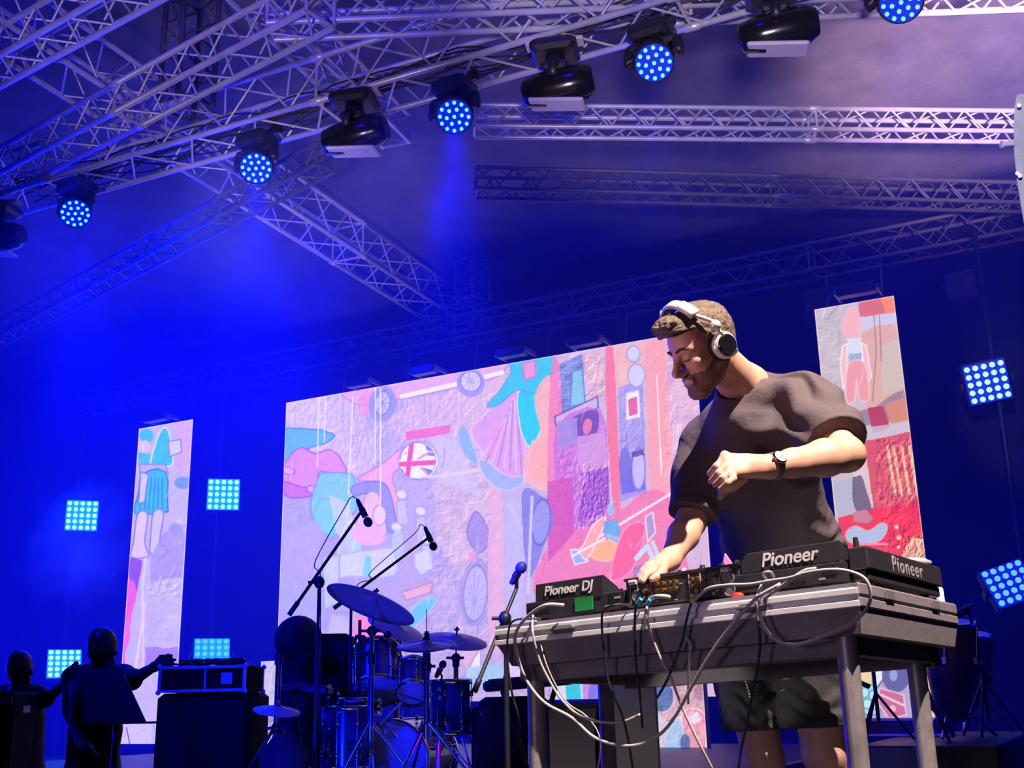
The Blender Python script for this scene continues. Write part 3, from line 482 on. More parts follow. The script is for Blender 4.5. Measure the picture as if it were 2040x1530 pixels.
# cables slung along the front truss
cb = MB(); dT = (T1b-T1a)/np.linalg.norm(T1b-T1a)
for k in range(9):
    pts = []; ph = RS.rand()*6
    for x in np.linspace(2.5, 11.0, 60): pts.append(T1a+dT*x+np.array([0, .14*math.sin(x*1.3+ph)+.02, -.1+.07*math.sin(x*(2+.4*k)+ph)]))
    cb.tube(pts, .008, 5)
tag(cb.build('cable_bundle', 'cable_black'), 'black power cables strung along inside the front truss', 'cable')
# ------------------------------------------------------------------ moving heads
def wash(loc, aim, label):
    loc = np.array(loc); aim = np.array(aim, float)/np.linalg.norm(aim); r = thing('wash_light', label, 'stage light', (loc[0], loc[1], 5.26), 'blue LED wash lights on the front truss')
    hc = loc-aim*.10; cx, cy = hc[0], hc[1]
    b = MB(); b.box((cx, cy, 5.17), (.30, .26, .13), bev=.03); b.build('base', 'black', r)
    c_ = MB(); [c_.cyl((cx+s*.1, cy, 5.22), (cx+s*.1, cy+.12, 5.36), .022, n=8) for s in (-1, 1)]; [c_.cyl((cx+s*.1-.03, cy+.12, 5.33), (cx+s*.1+.03, cy+.12, 5.33), .045, n=10) for s in (-1, 1)]; c_.each('clamp', 'black', r)
    y = MB(); y.box((cx, cy, 5.08), (.38, .12, .06), bev=.02)
    for s in (-1, 1): y.tube([(cx+s*.17, cy, 5.08), (cx+s*.185, cy, 4.99), (cx+s*.175, cy, hc[2])], [.05, .045, .05], 8)
    y.build('yoke', 'black', r)
    hd = MB(); hd.lathe([(0, .07), (.12, .12), (.55, .148), (.9, .15), (1.0, .142)], hc-aim*.13, hc+aim*.10, 28); hd.build('head', 'black_gloss', r)
    f = MB(); f.cyl(hc+aim*.098, hc+aim*.104, .132, n=28); fa = f.build('lens', 'led_face', r)
    R = rot_to(aim); l = MB()
    for ring, n, ph in ((0, 1, 0), (.058, 6, .2), (.108, 12, 0)):
        for k in range(n):
            q = 2*math.pi*k/n+ph; l.sph(hc+aim*.108+R[:, 0]*ring*math.cos(q)+R[:, 1]*ring*math.sin(q), .0150, 8)
    l.build('led_array', 'led_wash', fa); return hc+aim*.13
names = ['far left blue wash light over the keyboard player', 'second blue wash light from the left, over the diagonal truss', 'third blue wash light, left of a hanging profile lamp at centre', 'fourth blue wash light, hanging high left of the performer', 'blue wash light cut by the top edge at upper right']
for i, (px, py) in enumerate([(150, 425), (510, 335), (905, 232), (1303, 125), (1795, 4)]):
    p = H(px, py, 4.9); tc = CAM-p; tc = tc/np.linalg.norm(tc); aim = np.array([tc[0], tc[1], -.95]) if i != 4 else np.array([tc[0], tc[1], -1.0])
    q = wash(p, aim, names[i]); tg = [H(120, 600, 3.2), H(450, 520, 3.4), H(845, 400, 3.6), H(1290, 300, 3.6), H(1780, 200, 3.9)][i]
    lamp('SPOT', 'wash_beam', q, (p[0]-.6+.1*(i < 1), p[1]+.9, 2.0), [3000, 3600, 3600, 250, 250][i], BLUE, .1, 36, .75)
# profile heads, dark, barrel lying level
def profile(px, py, yaw, label, loc=None):
    p = H(px, py, 4.93); r = thing('profile_light', label, 'stage light', (p[0], p[1], 5.26), 'unlit profile moving heads on the front truss')
    x, y_ = p[0], p[1]; R = np.array([[math.cos(yaw), -math.sin(yaw), 0], [math.sin(yaw), math.cos(yaw), 0], [0, 0, 1]])
    b = MB(); b.box((x, y_, 5.19), (.34, .30, .10), R, .03); b.build('base', 'black', r); b = MB(); b.box((x, y_, 5.25), (.42, .10, .03), R); b.build('bracket', 'pale_metal', r)
    b = MB(); b.tube([(x, y_, 5.16), (x, y_, 5.06), (x, y_+.0, 5.0)], [.07, .075, .08], 12); b.box((x, y_, 5.05), (.2, .16, .07), R, .02)
    for s in (-1, 1): b.tube([np.array([x, y_, 5.05])+R@np.array([0, s*.06, 0]), np.array([x, y_, 4.99])+R@np.array([0, s*.15, 0]), np.array([x, y_, 4.9])+R@np.array([0, s*.155, 0])], .035, 8)
    b.build('yoke', 'black', r)
    d = R@np.array([1, 0, 0.0]); c = np.array([x, y_, 4.89]); b = MB()
    b.lathe([(0, .06), (.04, .10), (.3, .13), (.62, .135), (.88, .125), (.97, .10), (1, .09)], c-d*.25-np.array([0, 0, .03]), c+d*.27+np.array([0, 0, .035]), 22); b.build('head', 'black_gloss', r)
    b = MB(); b.box(c+np.array([0, 0, -.132]), (.40, .17, .03), R@np.array([[math.cos(-.12), 0, -math.sin(.12)*-1], [0, 1, 0], [-.12, 0, .993]]), .01); b.build('pale_strip', 'pale_metal', r)  # pale strip along the barrel's lower edge
profile(705, 262, .25, 'dark unlit profile lamp hanging between the second and third blue wash lights'); profile(1108, 165, .3, 'dark unlit profile lamp hanging between the third and fourth blue wash lights')
profile(1545, 52, .3, 'dark unlit profile lamp in front of the bright roof cloth at upper right'); profile(-8, 470, .3, 'dark unlit profile lamp cut by the left edge of the photo')
# ------------------------------------------------------------------ LED blinder panels
def blinder(px, py, y, size, yaw, pitch, m, label, glow=0, n=5, face='glow_cyan', roll=0):
    p = Yp(px, py, y); r = thing('led_panel_light', label, 'stage light', p, 'square LED panel lights'); r.rotation_euler = (math.radians(90)-pitch, roll, yaw)
    h_ = size/2
    MB().box((0, 0, -.06), (size*1.1, size*1.1, .10), bev=.02).build('housing', 'black', r, True)
    f = MB().box((0, 0, -.004), (size*1.0, size*1.0, .01)).build('lens', 'black' if m == 'led_off' else face, r, True)
    l = MB(); st = size/n
    for i in range(n):
        for j in range(n): l.sph(((i-(n-1)/2)*st, (j-(n-1)/2)*st, .008), (st*.36, st*.36, .02) if m != 'led_off' else (st*.14, st*.14, .02), 10)
    l.build('led_array', m, f, True)
    y_ = MB(); [y_.box((s*size*.6, 0, -.08), (.02, .06, .16)) for s in (-1, 1)]; y_.box((0, 0, -.15), (size*1.24, .05, .02)); y_.cyl((0, 0, -.14), (0, 0, -.40), .015, n=8); y_.cyl((0, 0, -.2), (0, 2.0 if False else .0, -.41), .02, n=6); y_.build('yoke', 'black', r, True)
    if m == 'led_off' and px < 1700: MB().cyl((0, 0, -.13), (0, 5.4-p[2], -.13), .012, n=6).build('hanging_bar', 'black', r, True)
    if py > 1290: tag(MB().cyl(Vector(p)+Vector((0, .14, -.1)), (p[0], p[1]+.14, 0), .02, n=8).build('light_stand', 'black'), 'short dark stand under the tilted LED panel '+('behind the two musicians' if px < 300 else 'above the flight case'), 'stand', 'short light stands')
    if glow:
        R = r.rotation_euler.to_matrix(); d = R@Vector((0, 0, 1)); lamp('SPOT', 'panel_beam', Vector(p)+d*.05, Vector(p)+d*2, glow, (0.0, .05, 1.0), size*.45, 100, .9)
blinder(163, 1027, 11.7, .46, .8, 0, 'led_cyan', 'bright cyan LED panel in thick haze at far left', 300)
blinder(445, 985, 11.7, .44, .7, 0, 'led_cyan', 'bright cyan LED panel between the left screen and main screen', 60)
blinder(128, 1322, 11.5, .46, .95, .5, 'led_cyan', 'tilted cyan LED panel low behind the two dark musicians', 40)
blinder(422, 1303, 11.5, .46, .8, .45, 'led_blue', 'tilted LED panel low above the flight case at left', 16)
blinder(1967, 761, 11.7, .40, .15, -.3, 'led_cyan', 'bright blue LED panel right of the right screen', 8, face='led_face', roll=-.12)
blinder(2012, 1162, 11.5, .40, .3, .4, 'led_blue', 'blue LED panel low at the right edge above the congas', 6, face='led_face', roll=-.3)
blinder(1634, 603, 12.12, .36, 0, 0, 'led_off', 'unlit LED panel left above the right screen'); blinder(1915, 566, 11.7, .28, 0, 0, 'led_off', 'unlit LED panel at upper right near the rear truss')
for px, py, py2 in ((150, 1030, 0), (436, 985, 0), (1985, 761, 0)):
    p = Yp(px, py, 11.9); tag(MB().cyl((p[0], p[1], 0), (p[0], p[1], 5.28), .024, n=8).build('upright_pole', 'black'), {150: 'dark upright pole behind the far left LED panels', 436: 'dark upright pole behind the LED panels left of the main screen', 1985: 'dark upright pole behind the LED panels at right'}[px], 'pole', 'panel light poles')
# ------------------------------------------------------------------ DJ table, case, decks
tA, tB, tC = P(987, 1248, 3.375), P(1708, 1160, 2.70), P(1875, 1207, 3.258)
ex = tA-tB; TL = np.linalg.norm(ex); ex /= TL; ey = tC-tB; ey -= ex*(ey@ex); TD = np.linalg.norm(ey); ey /= TD; ez = np.cross(ey, ex)
def T(u, v, w_): return tB+ex*u+ey*v+ez*w_
TR = np.array([-ex, ey, ez]).T      # local x = towards image right, y = away from audience, z up
def tbox(m, u0, u1, v0, v1, w0, w1, bev=0, mi=0): return m.box(T((u0+u1)/2, (v0+v1)/2, (w0+w1)/2), (abs(u1-u0), abs(v1-v0), abs(w1-w0)), TR, bev, mi)
def tprism(m, prof, u0, u1, mi=0):     # profile of (v, w) extruded along u
    n = len(prof); vs = [T(u0, v, w_) for v, w_ in prof]+[T(u1, v, w_) for v, w_ in prof]
    return m.add(vs, [tuple(range(n)), tuple(range(2*n-1, n-1, -1))]+[(i, n+i, n+(i+1) % n, (i+1) % n) for i in range(n)], False, mi)
tb = thing('metal_table', 'metal table with round grey pipe legs carrying the player case', 'table', (-1.07, 3.2, 0))
m = MB(); tbox(m, .05, TL-.05, .05, .10, -.165, -.122); tbox(m, .05, TL-.05, TD-.10, TD-.05, -.175, -.122); tbox(m, .05, .09, .05, TD-.05, -.165, -.122); tbox(m, TL-.09, TL-.05, .05, TD-.05, -.165, -.122); tbox(m, .05, TL-.05, .06, TD-.06, -.135, -.1215); m.build('frame', 'case_grey', tb)
for (px, py, Zl) in ((1066, 1318, 3.348), (1205, 1333, 3.735), (1684, 1255, 2.745), (1820, 1282, 3.15)):
    p = P(px, py, Zl); m = MB(); m.cyl((p[0], p[1], .02), (p[0], p[1], p[2]), .0262, n=20); lg = m.build('leg', 'steel', tb)
    m = MB(); m.cyl((p[0], p[1], 0), (p[0], p[1], .06), .032, n=16); m.build('foot', 'black', lg)
cs = thing('flight_case', 'shallow grey flight case with aluminium edge holding the players and mixer', 'case', T(TL/2, TD/2, -.12))
m = MB(); prof = [(0, -.058), (-.004, -.056), (-.004, -.044), (.003, -.040), (.003, -.030), (-.005, -.026), (-.005, -.014), (.002, -.010), (0, 0), (.014, .002), (.018, -.012), (TD-.018, -.012), (TD-.014, .002), (TD, 0), (TD, -.058)]
tprism(m, prof, .001, TL); m.build('edge_band', 'case_alu', cs)
m = MB(); tbox(m, -.004, .012, 0.0, TD, -.03, .001, .004); tbox(m, -.003, .012, 0, TD, -.058, -.034, .003); tbox(m, TL-.012, TL+.004, 0, TD, -.058, .001, .004); m.each('side_band', 'case_grey', cs)
m = MB(); n0 = [T(.002, .002, -.058), T(TL-.004, .002, -.058), T(TL-.004, TD, -.058), T(.002, TD, -.058)]; n1 = [T(.012, .012, -.1205), T(TL-.05, .012, -.1205), T(TL-.05, TD-.02, -.1205), T(.012, TD-.02, -.1205)]
m.add(n1+n0, [(0, 1, 2, 3), (7, 6, 5, 4), (0, 4, 5, 1), (1, 5, 6, 2), (2, 6, 7, 3), (3, 7, 4, 0)]); m.build('body', 'case_grey', cs)
for u in (TL-.30, .24): m = MB(); tbox(m, u, u+.09, -.012, -.002, -.034, -.026, .002); tbox(m, u+.01, u+.08, -.009, 0, -.042, -.020, .002); m.build('latch', 'alu_dark', cs)
m = MB()
for v in (.16, .5): tbox(m, -.009, -.003, v, v+.06, -.03, -.008, .003)
m.each('side_latch', 'alu_dark', cs)
def text(body, pos, xd, yd, size, mt, parent, shear=.25, off=.0, sp=1.0):
    c = bpy.data.curves.new('lettering', 'FONT'); c.body = body; c.size = size; c.extrude = .0006; c.shear = shear; c.offset = off; c.space_character = sp; c.align_x = 'CENTER'; c.align_y = 'CENTER'
    c.materials.append(MATS[mt]); o = bpy.data.objects.new('lettering', c); COL.objects.link(o); xd = np.array(xd)/np.linalg.norm(xd); yd = np.array(yd)-xd*(np.array(yd)@xd); yd /= np.linalg.norm(yd); zd = np.cross(xd, yd)
    bpy.context.view_layer.update(); me = bpy.data.meshes.new_from_object(o.evaluated_get(bpy.context.evaluated_depsgraph_get())); bpy.data.objects.remove(o); o = bpy.data.objects.new('lettering', me); COL.objects.link(o)
    o.parent = parent; off_ = np.zeros(3); q = parent
    while q is not None: off_ += np.array(q.location); q = q.parent
    pos = np.array(pos)-off_; o.matrix_local = Matrix(((xd[0], yd[0], zd[0], pos[0]), (xd[1], yd[1], zd[1], pos[1]), (xd[2], yd[2], zd[2], pos[2]), (0, 0, 0, 1))); return o
def deck(u0, u1, v0, v1, w0, label, txt, tsize, hl=.035, hr=.032):
    r = thing('media_player', label, 'DJ player', T((u0+u1)/2, (v0+v1)/2, w0)); W = u1-u0
    m = MB(); tprism(m, [(v0, w0+.012), (v0, w0+.058), (v0+.004, w0+.062), (v1-.01, w0+.055), (v1, w0+.05), (v1, w0+.012)], u0, u1); m.build('chassis', 'deck_grey', r)
    m = MB(); tprism(m, [(v0+.002, w0+.0625), (v0+.006, w0+.112), (v0+.012, w0+.115), (v0+.085, w0+.085), (v0+.085, w0+.0625)], u0+hr, u1-hl); ds = m.build('display_hood', 'deck_grey', r)
    m = MB(); tbox(m, u0+.06, u1-.06, v0+.086, v0+.0875, w0+.064, w0+.08); m.build('screen', 'dark_glass', ds)
    if txt: text(txt, T((u0+hr+u1-hl)/2, v0, w0+.088), -ex, ez, tsize, 'letter_white', r, .22, .0008, 1.0)
    m = MB(); cc = T((u0+u1)/2, v0+.22, w0+.045); m.lathe([(0, .1), (.5, .1), (.8, .092), (1, .085)], cc, cc+ez*.032, 32); m.build('jog_wheel', 'black_gloss', r)
    m = MB(); m.cyl(T(u0+.03, v0+.15, w0+.05), T(u0+.03, v0+.15, w0+.085), .009, n=10); m.cyl(T(u0+.05, v0+.3, w0+.05), T(u0+.05, v0+.3, w0+.08), .007, n=10); m.each('knob', 'black', r)
    m = MB(); tbox(m, u0+.02, u0+.022+.03, v0-.002, v0+.002, w0+.03, w0+.055); tbox(m, u1-.09, u1-.05, v0-.002, v0+.002, w0+.028, w0+.034); tbox(m, u1-.045, u1-.012, v0-.002, v0+.002, w0+.025, w0+.05); tbox(m, u0+.1, u0+.16, v0-.002, v0+.002, w0+.022, w0+.027); tbox(m, u0+.08, u0+.10, v0-.002, v0+.002, w0+.05, w0+.056); m.each('socket_panel', 'black', r)
    m = MB(); tbox(m, u0+.014, u0+.034, v0-.003, v0+.001, w0+.040, w0+.046); tbox(m, u0+.05, u0+.066, v0-.003, v0+.001, w0+.02, w0+.025); m.build('label_plate', 'letter_grey', r)
    m = MB(); [m.cyl(T(u, v, w0), T(u, v, w0+.013), .014, n=12) for u in (u0+.04, u1-.04) for v in (v0+.04, v1-.04)]; m.each('foot', 'black', r)
    return r
dk = deck(.6925, 1.0467, .028, .42, .0, 'left black media player with white maker lettering and green tape', 'Pioneer DJ', .040, .035, .075)
m = MB(); tbox(m, .80, .862, .022, .026, .018, .056); m.build('tape_label', 'green_tape', dk)
dm = deck(.042, .357, .028, .40, .0, 'middle black media player with large white lettering, right of the mixer', 'Pioneer', .050, .035, .006)
# crosswise player, back edge facing stage side
ru0, ru1, rv0, rv1, rw = -.012, .30, .055, .60, .010
r = thing('media_player', 'right black media player turned sideways, dim grey lettering facing the congas', 'DJ player', T(.15, .38, rw))
m = MB(); tbox(m, ru0+.008, .036, rv0+.008, rv1-.01, rw+.0, rw+.03, .004); tbox(m, .037, ru1, .42, rv1-.01, rw, rw+.03, .004); m.build('chassis', 'deck_grey', r)
m = MB(); tbox(m, ru0, .037, rv0, rv1, rw+.029, rw+.085, .003); tbox(m, .037, ru1, .42, rv1-.01, rw+.034, rw+.06, .004); m.build('display_hood', 'deck_grey', r)
text('Pioneer', T(ru0-.0005, (rv0+rv1)/2+.0, rw+.056), ey, ez, .058, 'letter_grey', r, .2, .0006, 1.25)
m = MB(); [m.cyl(T(u, v, rw-.0095), T(u, v, rw+.002), .014, n=12) for u, v in ((.012, .10), (.012, .5), (.25, .5))]; m.each('foot', 'black', r)
m = MB(); m.cyl(T(.02, .075, rw+.084), T(.02, .075, rw+.112), .008, .006, n=12); m.build('knob', 'black', r)
m = MB(); c_ = T(.06, .515, rw+.0855); m.lathe([(0, .070), (.5, .075), (1, .06)], c_, c_+ez*.018, 28); m.build('jog_wheel', 'pale_metal', r)
o = MB(); o.lathe([(0, .012), (.75, .012), (.85, .008), (1, .006)], T(.02, TD-.06, .001), T(.02, TD-.06, .055), 14); tag(o.build('adapter_plug', 'white_plastic'), 'small white plug standing on the right end of the flight case', 'plug')
# mixer
mu0, mu1, mv0, mv1, mw = .328, .688, .03, .42, .0
r = thing('dj_mixer', 'black DJ mixer with rows of gold sockets on its rear panel', 'mixer', T(.5, .2, 0)); m = MB(); tbox(m, mu0, mu1, mv0, mv1, mw+.01, mw+.088, .004); tbox(m, mu0-.004, mu1+.004, mv0-.004, mv0+.01, mw+.084, mw+.092, .002); m.build('body', 'deck_grey', r)
m = MB(); sock = MB(); ring = MB(); jack = MB()
for gx in (.385, .425, .495, .535):
    for i in range(2):
        for j in range(2):
            p = T(mu0+gx-.328+.0+i*.017+.025, mv0-.006, .048+j*.018-.002); sock.cyl(p+ey*.008, p-ey*.012, .0062, n=10); jack.cyl(p-ey*.0121, p-ey*.0125, .0035, n=8)
for x, y in ((.62, .03), (.602, .03), (.62, .05), (.602, .05), (.455, .018), (.468, .02), (.455, .032)): p = T(x, mv0-.005, y); sock.cyl(p+ey*.008, p-ey*.009, .0066, n=10)
for x, y, s in ((.365, .056, .021), (.36, .025, .016), (.40, .05, .012), (.41, .07, .006), (.65, .04, .014)): p = T(x, mv0-.005, y); ring.tube([p+ex*s*math.cos(q)+ez*s*math.sin(q) for q in np.linspace(0, 6.28, 17)[:-1]], .0028, 6, closed=True); ring.cyl(p+ey*.004, p-ey*.001, s*.75, n=16)
for x in (.35, .445, .48, .60, .645, .67): tbox(m, x-.001, x+.001, mv0-.0055, mv0-.001, .018, .08)
for k in range(18): x = mu0+.02+RS.rand()*.3; z = .015+RS.rand()*.065; tbox(m, x, x+.008, mv0-.0055, mv0-.001, z, z+.003)
sock.each('socket', 'gold', r); ring.build('connector', 'alu_dark', r); m.build('panel_marks', 'letter_grey', r); jack.build('socket_bore', 'black', r)
for k, (u, v) in enumerate([(.36, .09), (.385, .12), (.415, .1), (.44, .14), (.47, .09), (.5, .13), (.53, .09), (.56, .12), (.59, .1), (.62, .15), (.65, .11), (.40, .2), (.46, .22), (.52, .2), (.58, .22)]):
    m = MB(); p = T(u, v, .088); m.lathe([(0, .010), (.3, .010), (.4, .008), (1, .007)], p, p+ez*.022, 12); m.build('knob', 'silver' if k % 3 == 0 else 'black', r)
m = MB(); p = T(mu0+.03, mv0+.0, .09); m.cyl(T(.375, mv0-.01, .078), T(.353, mv0-.01, .078), .007, n=10); m.cyl(T(.645, mv0-.01, .078), T(.668, mv0-.01, .078), .007, n=10); m.each('corner_bolt', 'pale_metal', r)
pp = T(.445, .16, .112); m = MB(); m.add([pp, pp-ex*.03+ez*.0, pp-ex*.008+ez*.035+ey*.004, pp+ey*.008, pp-ex*.03+ey*.008, pp-ex*.008+ez*.035+ey*.012], [(0, 1, 2), (5, 4, 3), (0, 3, 4, 1), (1, 4, 5, 2), (2, 5, 3, 0)]); tag(m.build('folded_card', 'pink_paper'), 'small folded pink card standing on the mixer', 'card')
m = MB(); m.sph(T(.335, .02, .006), (.018, .012, .009), 10); tag(m.build('tape_wad', 'red_plastic'), 'small red plug on the case rim between mixer and middle player', 'plug')
# cables
def Zf(px): k = (px-1020)/FPX; s_ = (.8406-2.7*k)/(.8909+.675*k); return 2.7+.675*s_
def cable(pts, rad, mt, label, dz=.03, taper=None):
    q = []
    for i, (x, y) in enumerate(pts):
        z = Zf(x)-dz-(.02 if 0 < i < len(pts)-1 else 0)
        if i == 0: z += .04
        q.append(P(x, y, z))
    return tag(MB().tube(spline(q, 6), rad, 8).build('cable', mt), label, 'cable', 'cables hanging off the player table')
cable([(1123, 1205), (1088, 1205), (1056, 1224), (1032, 1251), (1026, 1283), (1037, 1328), (1056, 1367), (1088, 1402), (1139, 1430), (1184, 1469), (1235, 1485), (1280, 1482), (1319, 1459), (1346, 1425), (1375, 1373), (1408, 1315), (1445, 1262), (1503, 1195), (1555, 1163)], .0048, 'cable_grey', 'thick pale cable looping from the left player under the table up to the middle player', .045)
cable([(1078, 1232), (1027, 1235), (1013, 1258), (1011, 1312), (1019, 1376), (1032, 1424), (1037, 1455)], .0032, 'cable_black', 'thin black cable, leftmost, dropping past the left end of the case')
cable([(1062, 1226), (1061, 1258), (1075, 1315), (1101, 1367), (1120, 1395), (1152, 1424), (1190, 1437), (1235, 1439), (1276, 1423)], .0036, 'cable_grey', 'grey cable sagging in a shallow loop behind the left front leg')
cable([(1066, 1230), (1088, 1322), (1126, 1395), (1165, 1424), (1190, 1456), (1196, 1490), (1190, 1540)], .0022, 'cable_grey', 'thin grey wire falling between the two left legs', .02)
cable([(1258, 1205), (1226, 1205), (1203, 1216), (1199, 1245), (1205, 1312), (1213, 1360), (1239, 1424), (1251, 1472), (1262, 1540)], .0036, 'cable_black', 'black cable dropping past the second leg from left')
cable([(1284, 1190), (1267, 1210), (1265, 1258), (1267, 1322), (1275, 1386), (1280, 1450)], .0036, 'cable_black', 'black cable with blue tape, left of the pair under the mixer')
cable([(1296, 1195), (1287, 1219), (1293, 1251), (1315, 1309), (1335, 1347), (1360, 1411), (1392, 1479), (1421, 1535)], .0036, 'cable_grey', 'grey cable with blue tape running down right to the floor')
cable([(1382, 1192), (1376, 1205), (1367, 1238), (1357, 1283), (1331, 1351), (1309, 1390)], .0034, 'cable_black', 'black cable crossing down left below the mixer')
cable([(1357, 1277), (1366, 1271), (1375, 1287), (1372, 1328), (1371, 1402)], .0034, 'cable_grey', 'short grey cable hanging straight from a small hook loop', .02)
cable([(1517, 1166), (1508, 1195), (1514, 1230), (1532, 1263), (1559, 1281), (1595, 1283), (1645, 1265), (1697, 1241), (1728, 1210), (1734, 1178), (1722, 1152), (1691, 1138), (1652, 1135), (1607, 1141), (1574, 1151), (1535, 1157), (1493, 1164), (1445, 1166), (1410, 1173), (1384, 1195)], .0042, 'cable_grey', 'thick grey cable making the big round loop at the right end', .05)
cable([(1503, 1188), (1511, 1241), (1514, 1286), (1509, 1331), (1500, 1377), (1487, 1445), (1477, 1490), (1470, 1540)], .0034, 'cable_black', 'black cable hanging down in front of the shorts')
cable([(1519, 1196), (1561, 1165), (1600, 1138), (1626, 1132)], .0042, 'cable_grey', 'short grey cable plugged into the middle player', .04)
cable([(1527, 1155), (1520, 1143), (1534, 1139), (1542, 1150)], .0034, 'cable_grey', 'tiny grey cable loop on the rim below the middle player', .03)
cable([(1293, 1196), (1305, 1189), (1322, 1188), (1334, 1190)], .006, 'cable_grey', 'pale plug and sleeve of the blue taped cables at the mixer', .03)
for px, py, px2, py2, mt, lb in ((1277, 1193, 1270, 1203, 'blue_tape', 'left blue tape ring on the mixer cables'), (1295, 1195, 1289, 1205, 'blue_tape', 'right blue tape ring on the mixer cables'), (1382, 1192, 1378, 1199, 'yellow_tape', 'yellow tape ring where the black cable leaves the mixer')):
    tag(MB().cyl(P(px, py, Zf(px)-.05), P(px2, py2, Zf(px2)-.05), .0062, n=10).build('tape_ring', mt), lb, 'tape')
# ------------------------------------------------------------------ signed-distance figures, meshed with surface nets
class SDF:
    def __init__(s): s.p = []
    def cap(s, a, b, ra, rb=None, k=.02, sub=False): s.p.append(('c', np.array(a, float), np.array(b, float), ra, ra if rb is None else rb, k, sub)); return s
    def ell(s, c, r, R=None, k=.02, sub=False): s.p.append(('e', np.array(c, float), np.array(r, float), np.eye(3) if R is None else np.array(R), 0, k, sub)); return s
    def chain(s, pts, rs, k=.015):
        for i in range(len(pts)-1): s.cap(pts[i], pts[i+1], rs[i], rs[i+1], k)
        return s
    def bounds(s):
        lo = np.full(3, 1e9); hi = -lo
        for q in s.p:
            if q[6]: continue
            if q[0] == 'c': r = max(q[3], q[4]); a = np.minimum(q[1], q[2])-r; b = np.maximum(q[1], q[2])+r
            else: r = q[2].max(); a = q[1]-r; b = q[1]+r
            lo = np.minimum(lo, a); hi = np.maximum(hi, b)
        return lo, hi
    def field(s, X, Y_, Z_, off=0):
        Fd = np.full((len(X), len(Y_), len(Z_)), .06, np.float32)
        for q in s.p:
            k = q[5]
            if q[0] == 'c': r = max(q[3], q[4]); a = np.minimum(q[1], q[2])-r; b = np.maximum(q[1], q[2])+r
            else: r = q[2].max(); a = q[1]-r; b = q[1]+r
            mg = k+.05
            i0, i1 = np.searchsorted(X, [a[0]-mg, b[0]+mg]); j0, j1 = np.searchsorted(Y_, [a[1]-mg, b[1]+mg]); k0, k1 = np.searchsorted(Z_, [a[2]-mg, b[2]+mg])
            if i1 <= i0 or j1 <= j0 or k1 <= k0: continue
            x = X[i0:i1, None, None]; y = Y_[None, j0:j1, None]; z = Z_[None, None, k0:k1]
            if q[0] == 'c':
                ab = q[2]-q[1]; L2 = ab@ab+1e-12
                t = np.clip(((x-q[1][0])*ab[0]+(y-q[1][1])*ab[1]+(z-q[1][2])*ab[2])/L2, 0, 1)
                d = np.sqrt((x-q[1][0]-t*ab[0])**2+(y-q[1][1]-t*ab[1])**2+(z-q[1][2]-t*ab[2])**2)-(q[3]+t*(q[4]-q[3]))
            else:
                R = q[3]; dx, dy, dz = x-q[1][0], y-q[1][1], z-q[1][2]; u = [(R[0, i]*dx+R[1, i]*dy+R[2, i]*dz) for i in range(3)]
                k0_ = np.sqrt(sum((u[i]/q[2][i])**2 for i in range(3))); k1_ = np.sqrt(sum((u[i]/q[2][i]**2)**2 for i in range(3)))+1e-9; d = k0_*(k0_-1)/k1_
            S = Fd[i0:i1, j0:j1, k0:k1]
            if q[6]: d = -d; h_ = np.maximum(k-np.abs(S-d), 0)/k; S[...] = np.maximum(S, d)+h_*h_*k*.25
            else: h_ = np.maximum(k-np.abs(S-d), 0)/k; S[...] = np.minimum(S, d)-h_*h_*k*.25
        return Fd
def nets(Fd, X, Y_, Z_):
    ins = Fd < 0; c = np.zeros(tuple(n-1 for n in Fd.shape), np.int8)
    for i in (0, 1):
        for j in (0, 1):
            for k in (0, 1): c += ins[i:i+c.shape[0], j:j+c.shape[1], k:k+c.shape[2]]
    act = np.argwhere((c > 0) & (c < 8)); ix = -np.ones(c.shape, np.int32); ix[tuple(act.T)] = np.arange(len(act))
    acc = np.zeros((len(act), 3)); cnt = np.zeros(len(act)); C8 = [(i, j, k) for i in (0, 1) for j in (0, 1) for k in (0, 1)]
    val = {q: Fd[act[:, 0]+q[0], act[:, 1]+q[1], act[:, 2]+q[2]] for q in C8}
    for a in C8:
        for ax in range(3):
            if a[ax]: continue
            b = tuple(1 if t == ax else a[t] for t in range(3)); va, vb = val[a], val[b]; m = (va < 0) != (vb < 0); t = np.where(m, va/(va-vb+1e-12), 0)
            p = np.array(a, float)[None].repeat(len(act), 0); p[:, ax] += t; acc += p*m[:, None]; cnt += m
    V = acc/np.maximum(cnt, 1)[:, None]+act; h = X[1]-X[0]; V = V*h+np.array([X[0], Y_[0], Z_[0]]); Fs = []
    for ax in range(3):
        sl0 = [slice(None)]*3; sl1 = [slice(None)]*3; sl0[ax] = slice(0, -1); sl1[ax] = slice(1, None); cr_ = ins[tuple(sl0)] != ins[tuple(sl1)]
        e = np.argwhere(cr_); o1, o2 = [t for t in range(3) if t != ax]; e = e[(e[:, o1] > 0) & (e[:, o2] > 0) & (e[:, o1] < Fd.shape[o1]-1) & (e[:, o2] < Fd.shape[o2]-1)]
        q = []
        for d1, d2 in ((0, 0), (1, 0), (1, 1), (0, 1)): g_ = e.copy(); g_[:, o1] -= d1; g_[:, o2] -= d2; q.append(ix[g_[:, 0], g_[:, 1], g_[:, 2]])
        q = np.stack(q, 1); fl = ins[e[:, 0], e[:, 1], e[:, 2]]
        if ax == 1: fl = ~fl
        q[~fl] = q[~fl][:, ::-1]; Fs.append(q[(q >= 0).all(1)])
    return V, np.concatenate(Fs)
